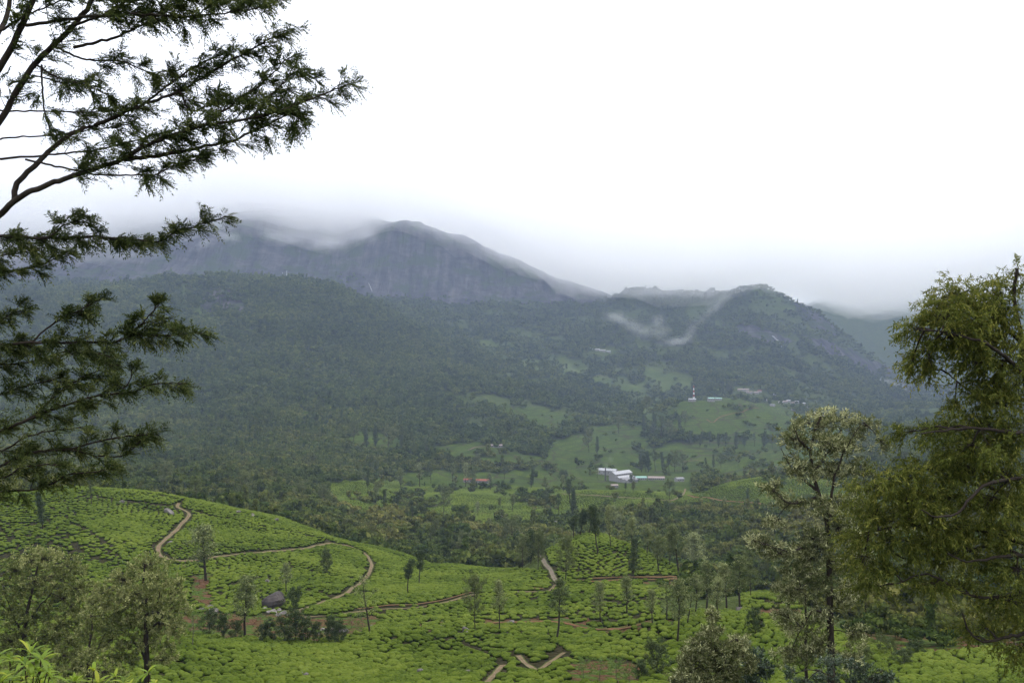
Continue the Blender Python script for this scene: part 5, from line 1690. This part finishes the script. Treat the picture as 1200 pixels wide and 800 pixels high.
# the big drooping tree at the edge of the viewpoint
clump_tree('drooping_tree', 'large olive green tree with layered drooping feathery sprays', 27.0,
           [(1216, 800), (1214, 640), (1210, 520), (1202, 450), (1196, 390), (1188, 345), (1192, 315)],
           [[(1200, 440), (1180, 420, -1), (1150, 400, -1.5), (1110, 390, -1), (1075, 385, -1)],
            [(1205, 470), (1170, 462, 1), (1140, 458, 1), (1125, 450, 1), (1112, 438, 1)],
            [(1196, 400), (1165, 370, 1), (1125, 345, 1.2)],
            [(1208, 510), (1175, 505, -1), (1130, 502, -1.5), (1080, 508, -2)],
            [(1212, 560), (1180, 562, -1), (1160, 566, -1.6), (1135, 585, -2), (1118, 603, -2.2), (1098, 605, -2.4), (1080, 597, -2.4)],
            [(1213, 600), (1170, 575, 1.2), (1120, 565, 1.5), (1060, 565, 1.2), (1025, 572, 1)],
            [(1214, 650), (1170, 652, -1), (1135, 658, -1.3), (1110, 648, -1.3)],
            [(1214, 655), (1160, 640, 1), (1090, 657, 1), (1058, 653, 1), (1040, 640, 1)],
            [(1215, 690), (1150, 700, -0.5), (1120, 690, -0.5), (1085, 672, -0.5), (1050, 684, -0.5)],
            [(1216, 730), (1185, 745, -1), (1155, 752, -1), (1135, 738, -1), (1128, 718, -1)],
            [(1214, 640), (1140, 620, 0.5), (1070, 615, 0.2), (1020, 622, 0)]],
           [(1122, 345, 34, 24), (1095, 368, 30, 20), (1150, 365, 34, 26), (1180, 348, 26, 26), (1195, 322, 10, 16), (1072, 385, 20, 14), (1100, 395, 34, 18), (1140, 398, 40, 24),
            (1180, 390, 28, 22), (1082, 420, 16, 20), (1096, 432, 12, 16), (1068, 425, 9, 14), (1135, 425, 20, 12), (1170, 425, 34, 24), (1192, 450, 16, 24), (1160, 450, 26, 18), (1142, 462, 18, 14), (1170, 475, 24, 12), (1118, 470, 12, 9),
            (1095, 504, 45, 10), (1145, 497, 45, 16), (1185, 505, 26, 20), (1065, 505, 14, 7), (1120, 520, 40, 14), (1170, 530, 40, 18), (1045, 552, 34, 12), (1090, 545, 38, 14),
            (1135, 548, 40, 18), (1180, 556, 32, 20), (1020, 566, 26, 12), (1055, 578, 38, 16), (1100, 578, 38, 16), (1150, 585, 36, 16), (1187, 592, 24, 22), (1025, 600, 34, 16), (1065, 606, 36, 16),
            (1108, 616, 34, 18), (1155, 620, 38, 18), (1190, 632, 20, 24), (1015, 632, 28, 13), (1050, 636, 32, 14), (1090, 645, 34, 15), (1135, 650, 34, 14), (1175, 662, 32, 18),
            (1010, 660, 24, 11), (1045, 668, 28, 11), (1085, 678, 30, 11), (1125, 685, 26, 11), (1170, 698, 30, 16), (1195, 715, 16, 24), (1150, 730, 20, 12), (1185, 755, 22, 18), (1020, 685, 20, 9), (1140, 745, 14, 8)],
           (M['bark'], M['spray_leaf']), tuft_spray(25, 0.14, 0.036), 11, 0.026, 7.0, 1.1, 0.012, shrink=0.9)

# tall silver oak with pale tufts
clump_tree('silver_oak', 'tall silver oak with dark trunk and pale cream leaf tufts', 75.0,
           [(974, 800), (973, 740), (972, 690), (971, 640), (968, 606), (960, 580), (953, 555), (950, 530), (955, 505), (962, 488)],
           [[(968, 606), (985, 598, 1), (1005, 586, 2), (1025, 570, 3)], [(968, 608), (975, 575, -1), (985, 540, -1), (1000, 510, -2), (1012, 495, -2)],
            [(958, 575), (940, 560, 1), (925, 545, 2), (915, 525, 2)], [(971, 640), (950, 640, -1), (925, 645, -2), (895, 638, -2)],
            [(972, 660), (990, 650, 1), (1005, 640, 1)], [(972, 690), (955, 680, 1), (935, 690, 1)], [(953, 555), (970, 530, 1), (985, 505, 1)],
            [(950, 530), (935, 512, -1), (930, 500, -1)], [(960, 582), (930, 590, -1), (905, 575, -2)], [(973, 720), (955, 715, -1), (940, 735, -1)],
            [(945, 800, 3), (945, 740, 3), (944, 690, 3), (946, 650, 3), (940, 620, 3)]],
           [(955, 497, 26, 14), (985, 492, 24, 14), (1010, 500, 18, 14), (930, 515, 22, 14), (965, 520, 30, 16), (1002, 525, 24, 14), (905, 572, 16, 11), (940, 548, 26, 16), (978, 552, 26, 16), (1015, 552, 18, 14),
            (928, 590, 20, 11), (955, 590, 22, 14), (990, 590, 22, 12), (893, 636, 14, 10), (912, 648, 22, 10), (945, 625, 20, 14), (930, 668, 22, 12), (950, 655, 18, 12), (915, 690, 16, 10), (940, 700, 20, 14),
            (995, 625, 20, 14), (1008, 655, 18, 14), (995, 690, 16, 14), (935, 735, 22, 14), (950, 765, 24, 14), (925, 770, 20, 12), (1000, 740, 14, 14), (1030, 520, 10, 10), (985, 660, 14, 16), (960, 640, 18, 14), (985, 615, 20, 14), (955, 680, 18, 14), (985, 700, 16, 16), (960, 720, 16, 14), (990, 765, 16, 14), (920, 720, 18, 10), (905, 610, 14, 9), (880, 632, 12, 8), (955, 750, 16, 16), (930, 640, 20, 10)],
           (M['bark'], M['oak_tuft']), tuft_rosette(20, 0.34, 0.095, 0.4), 12, 0.064, 5.0, 1.0, 0.018)

# lower bushy silver oak with many pale tufts
clump_tree('young_silver_oak', 'bushy young silver oak thick with pale cream tufts below the viewpoint', 60.0,
           [(842, 860), (840, 800), (838, 765), (836, 735), (834, 720)],
           [[(840, 800), (860, 780, 0.5), (875, 765, 1)], [(840, 800), (820, 780, -0.5), (805, 770, -1)], [(838, 770), (850, 755, -0.5), (862, 748, -0.5)], [(840, 790), (850, 775, -1), (845, 760, -1.3)]],
           [(836, 722, 9, 8), (832, 738, 14, 9), (822, 755, 18, 10), (842, 758, 20, 12), (868, 752, 14, 8), (866, 770, 18, 12), (812, 772, 20, 10), (840, 780, 26, 12), (800, 788, 16, 11), (826, 796, 26, 10), (860, 792, 20, 12), (878, 778, 8, 12), (795, 800, 14, 8), (845, 808, 34, 10)],
           (M['bark'], M['oak_tuft']), tuft_rosette(20, 0.28, 0.08, 0.85), 13, 0.11, 2.0, 1.0, 0.014)
clump_tree('round_bush', 'dark green bush tucked behind the bushy young silver oak', 68.0,
           [(880, 860), (880, 790)], [], [(882, 772, 16, 14), (895, 785, 14, 12), (875, 792, 18, 12)],
           (M['bark'], M['glossy_leaf']), tuft_rosette(18, 0.3, 0.11, 0.1), 14, 0.08, 2.0, 1.0, 0.014, 'bush')

# the silver oaks below to the other side
clump_tree('silver_oak', 'full olive grey silver oak with forked dark trunk beside the closest tea field', 110.0,
           [(173, 830), (172, 775), (171, 740), (172, 705), (168, 680), (170, 660)],
           [[(172, 775), (160, 755, 1), (140, 735, 2), (120, 715, 2)], [(171, 742), (190, 722, -1), (205, 700, -1)], [(172, 720), (155, 700, -1), (140, 685, -2)], [(171, 735), (185, 705, 1), (190, 680, 1)]],
           [(170, 662, 28, 11), (148, 676, 24, 12), (190, 674, 24, 14), (130, 692, 24, 13), (165, 690, 32, 14), (203, 692, 18, 16), (112, 706, 18, 12), (150, 710, 34, 14), (188, 712, 26, 14), (210, 716, 12, 14),
            (118, 728, 24, 12), (150, 732, 28, 14), (185, 735, 26, 14), (208, 738, 10, 10), (128, 750, 24, 10), (165, 752, 26, 10), (195, 757, 14, 10), (145, 770, 24, 10), (190, 775, 16, 8)],
           (M['bark'], M['oak_mass']), tuft_rosette(26, 0.38, 0.14, 0.3), 15, 0.066, 4.0, 1.0, 0.02)
clump_tree('silver_oak', 'broad olive grey silver oak crown beside the bright leafy shrub', 115.0,
           [(28, 830), (28, 770), (30, 730), (38, 690), (45, 660)],
           [[(29, 750), (15, 720, 1), (5, 690, 1)], [(30, 730), (55, 700, -1), (70, 680, -1)], [(29, 760), (60, 740, 1), (85, 715, 2)]],
           [(62, 648, 26, 10), (35, 655, 24, 12), (80, 668, 22, 14), (10, 668, 22, 14), (48, 678, 34, 14), (92, 690, 16, 14), (18, 694, 28, 14), (62, 702, 32, 14), (96, 712, 14, 14), (5, 720, 22, 14), (40, 724, 32, 14),
            (80, 730, 26, 14), (15, 748, 26, 12), (55, 752, 30, 14), (92, 755, 20, 12), (30, 775, 30, 12), (75, 778, 26, 12), (-15, 700, 18, 30), (-15, 750, 18, 20)],
           (M['bark'], M['oak_mass']), tuft_rosette(26, 0.38, 0.14, 0.24), 16, 0.066, 3.6, 1.0, 0.02)
clump_tree('silver_oak', 'thin stemmed silver oak between the two bigger olive grey crowns', 104.0,
           [(103, 840), (103, 790), (104, 760), (108, 735), (106, 718)], [[(103, 780), (115, 760, 1), (122, 745, 1)]],
           [(108, 722, 16, 12), (118, 742, 18, 10), (96, 745, 14, 12), (110, 765, 20, 10), (130, 785, 24, 10), (95, 780, 18, 10), (115, 800, 24, 8), (85, 800, 20, 8)],
           (M['bark'], M['oak_mass']), tuft_rosette(24, 0.36, 0.13, 0.25), 17, 0.066, 2.6, 1.0, 0.018)

# glossy dark bushes at the foot of the tall silver oak
clump_tree('glossy_bush', 'dark glossy leaved bush in front of the tall silver oak trunk', 40.0,
           [(1000, 860), (1000, 810)], [[(1000, 815), (980, 795), (960, 785)], [(1000, 815), (1020, 795), (1035, 785)]],
           [(985, 787, 18, 8), (1012, 784, 18, 9), (965, 795, 16, 8), (1000, 798, 26, 8), (1036, 790, 14, 8), (940, 800, 16, 7), (1030, 802, 24, 8), (975, 806, 30, 8), (925, 790, 8, 8)],
           (M['bark'], M['glossy_leaf']), tuft_rosette(14, 0.14, 0.05, 0.25, 0.5), 18, 0.12, 1.5, 1.0, 0.009, 'bush')

for i, (px, py, h, lb, k) in enumerate([(1015, 778, 18, 'low brown green shrub mound beside the glossy bush', 'round1'), (1045, 772, 20, 'low olive shrub mound on the field edge under the drooping tree', 'round2'), (1060, 780, 16, 'low purplish green shrub mound at the tea plot corner under the drooping tree', 'bush0'), (1030, 766, 20, 'rounded green shrub mound behind the olive shrub mound', 'round0'), (1075, 768, 14, 'small shrub mound next to the tea plot under the drooping tree', 'bush1')]):
    put_tree('shrub', lb, k, px, py, h, None, 1.6, cat='shrub')


# ---- the fresh leafy shrub at the walker's feet
def fresh_shrub(label, tips, depth, seed, base_px, scale=1.0):
    g_ = np.random.default_rng(seed)
    x, y = (base_px - 600) / F * depth, depth
    z = float(height(np.array([x]), np.array([y]))[0])
    o0 = np.array([x, y, z])
    t = thing('leafy_shrub', label, 'shrub', o0)
    wood = Geo(); leaf = Geo()
    for (px, py) in tips:
        tip = P3(px, py, depth + g_.uniform(-0.35, 0.35)) - o0
        b = np.array([g_.uniform(-0.12, 0.12), g_.uniform(-0.12, 0.12), -0.1])
        mid = b + (tip - b) * 0.6 + np.array([0, 0, 0.08])
        L = dense_line([b, mid, tip], 6)
        wood.tube(L, np.linspace(0.011, 0.003, len(L)), 5)
        for q in np.linspace(0.55, 1.0, 7):
            c = np.array([np.interp(q, np.linspace(0, 1, len(L)), L[:, k]) for k in range(3)])
            nl = 3 if q < 0.99 else 7
            az = g_.uniform(0, 6.28, nl)
            el = g_.uniform(0.1, 0.7, nl) if q < 0.99 else g_.uniform(0.3, 1.2, nl)
            d = np.stack([np.cos(az) * np.cos(el), np.sin(az) * np.cos(el), np.sin(el)], 1)
            up = np.array([0, 0, 1.0])
            sd = unit(np.cross(d, up))
            ln = g_.uniform(0.07, 0.13, nl) * scale
            wd = ln * 0.2
            tn = np.clip(g_.normal(0.55, 0.2, nl), 0, 1)
            # each leaf bends over in four short lengths
            prev_c = np.repeat(c[None], nl, 0); dd = d.copy()
            prof = [0.15, 1.0, 0.95, 0.6, 0.03]
            rows = [np.stack([prev_c - sd * (wd * prof[0])[:, None] / 2, prev_c + sd * (wd * prof[0])[:, None] / 2], 1)]
            for s_ in range(4):
                dd = unit(dd - up * 0.28)
                prev_c = prev_c + dd * (ln / 4)[:, None]
                rows.append(np.stack([prev_c - sd * (wd * prof[s_ + 1])[:, None] / 2, prev_c + sd * (wd * prof[s_ + 1])[:, None] / 2], 1))
            V = np.stack(rows, 1).reshape(-1, 3)       # leaf, row, side
            f = []
            for l_ in range(nl):
                for s_ in range(4):
                    b_ = l_ * 10 + s_ * 2
                    f.append([b_, b_ + 1, b_ + 3, b_ + 2])
            leaf.add(V, f, np.repeat(tn, 10))
    obj('stems', wood.mesh('stems', [M['twig_red']]), t)
    obj('leaves', leaf.mesh('leaves', [M['shoot_leaf']], True), t)


g_ = np.random.default_rng(5)
fresh_shrub('bright yellow green leafy shrub with long narrow leaves below the viewpoint',
            [(float(x), float(y)) for x, y in zip(g_.uniform(-40, 58, 34), g_.uniform(772, 835, 34))] + [(36, 764), (12, 770), (48, 772), (-5, 770), (25, 776)], 5.2, 21, 10)
fresh_shrub('single bright shoot with few leaves next to the leafy shrub', [(110, 786), (115, 800), (88, 798), (100, 812)], 5.6, 22, 105)
fresh_shrub('pale shoots with drooping young leaves beside the single shoot', [(135, 792), (145, 800), (150, 806)], 5.8, 23, 140, 0.8)
fresh_shrub('bright shoot with one orange tinged leaf in front of the forked silver oak', [(174, 788), (182, 800), (196, 806)], 5.4, 24, 178)

# ------------------------------------------------------------------ wisps of mist
def wisp(name, label, blobs, depth, density, seed, group=None):
    g_ = np.random.default_rng(seed)
    c0 = P3(blobs[0][0], blobs[0][1], depth)
    first = None
    for (px, py, rx, ry, ang) in blobs:
        c = P3(px, py, depth + g_.uniform(-60, 60)); kb = g_.uniform(0.25, 1.2)
        m = depth / F
        for lay, k in ((1.0, 0.35), (0.72, 0.8), (0.45, 1.2)):
            nu, nv = 20, 12
            V = []
            for j in range(nv):
                ph = math.pi * (j + 0.5) / nv
                for i in range(nu):
                    u = i / nu * 2 * math.pi
                    V.append([math.sin(ph) * math.cos(u), math.sin(ph) * math.sin(u), math.cos(ph)])
            V = np.array(V)
            nz = 1 + 0.8 * fbm(V[:, 0] * 1.6 + seed + lay * 9 + px, V[:, 2] * 1.6 + V[:, 1], 3, seed)
            V = V * nz[:, None] * np.array([rx * m, rx * m * 0.8, ry * m]) * lay
            ca, sa = math.cos(ang), math.sin(ang)
            V = np.stack([V[:, 0] * ca - V[:, 2] * sa, V[:, 1], V[:, 0] * sa + V[:, 2] * ca], 1)
            f = [[j * nu + i, (j + 1) * nu + i, (j + 1) * nu + (i + 1) % nu, j * nu + (i + 1) % nu] for j in range(nv - 1) for i in range(nu)]
            f += [[0, i, i + 1, i + 2] for i in range(1, nu - 2, 2)]
            b = (nv - 1) * nu
            f += [[b, b + i + 2, b + i + 1, b + i] for i in range(1, nu - 2, 2)]
            me = np_mesh(name, V + c, np.array(f), [mat_volume('wisp_mist', (1, 1, 1), density * k * kb, 0.5)])
            o = obj(name if first is None else 'mist_puff', me, first)
            if first is None:
                first = o
                tag(o, label, 'mist', group, 'stuff')


wisp('mist_wisp', 'torn white mist wisp drifting up the dark valley side under the peak', [(850, 348, 16, 8, 0.7), (838, 360, 17, 8, 0.75), (824, 373, 16, 8, 0.8), (811, 384, 13, 9, 1.0), (806, 395, 15, 9, 0.6), (792, 400, 20, 7, 0.1), (776, 388, 14, 14, 0.2), (760, 390, 24, 10, 0.1), (742, 382, 24, 10, -0.4), (722, 372, 16, 8, -0.2), (770, 376, 12, 10, 0.6)], 3750, 0.0024, 31)
wisp('mist_wisp', 'small white mist patch low on the foot of the peak', [(1040, 452, 17, 8, -0.1), (1053, 456, 14, 7, -0.2), (1029, 449, 11, 7, 0)], 3900, 0.0075, 32)
wisp('smoke_wisp', 'thin pale smoke rising from the woods on the valley side', [(258, 432, 4, 8, 0.2)], 2400, 0.003, 33)
wisp('smoke_wisp', 'faint blue smoke above the factory chimney', [(711, 545, 3.5, 5, 0.4), (715, 538, 5, 5, 0.5)], 1480, 0.004, 34)

for k, (px, py, rx, ry, an, dp) in enumerate([(225, 284, 30, 10, 0.3, 4650), (262, 276, 22, 9, -0.2, 4600), (330, 278, 34, 11, -0.15, 4650), (385, 284, 30, 10, 0.1, 4650), (428, 276, 20, 12, 0.7, 4650), (150, 304, 40, 12, 0.15, 4500),
                                              (60, 312, 44, 14, 0.1, 4500), (520, 272, 30, 7, -0.3, 4900), (585, 296, 34, 8, -0.45, 4850), (650, 322, 36, 8, -0.4, 4750), (705, 338, 34, 9, -0.15, 4600), (760, 342, 40, 8, 0.05, 4550),
                                              (820, 344, 30, 8, 0.1, 4550), (858, 340, 18, 7, 0.2, 4600), (985, 350, 40, 10, -0.2, 5600), (1040, 345, 50, 14, 0.1, 5600), (700, 318, 60, 16, -0.2, 4700), (800, 320, 70, 16, 0.05, 4700), (560, 262, 60, 14, -0.35, 4900)]):
    wisp('mist_wisp', 'ragged scrap of cloud clinging to the mountain crest', [(px, py, rx, ry, an), (px + rx * 0.5, py + ry * 0.2, rx * 0.6, ry * 0.8, an + 0.2)], dp, 0.0016, 60 + k, 'cloud scraps along the crest')
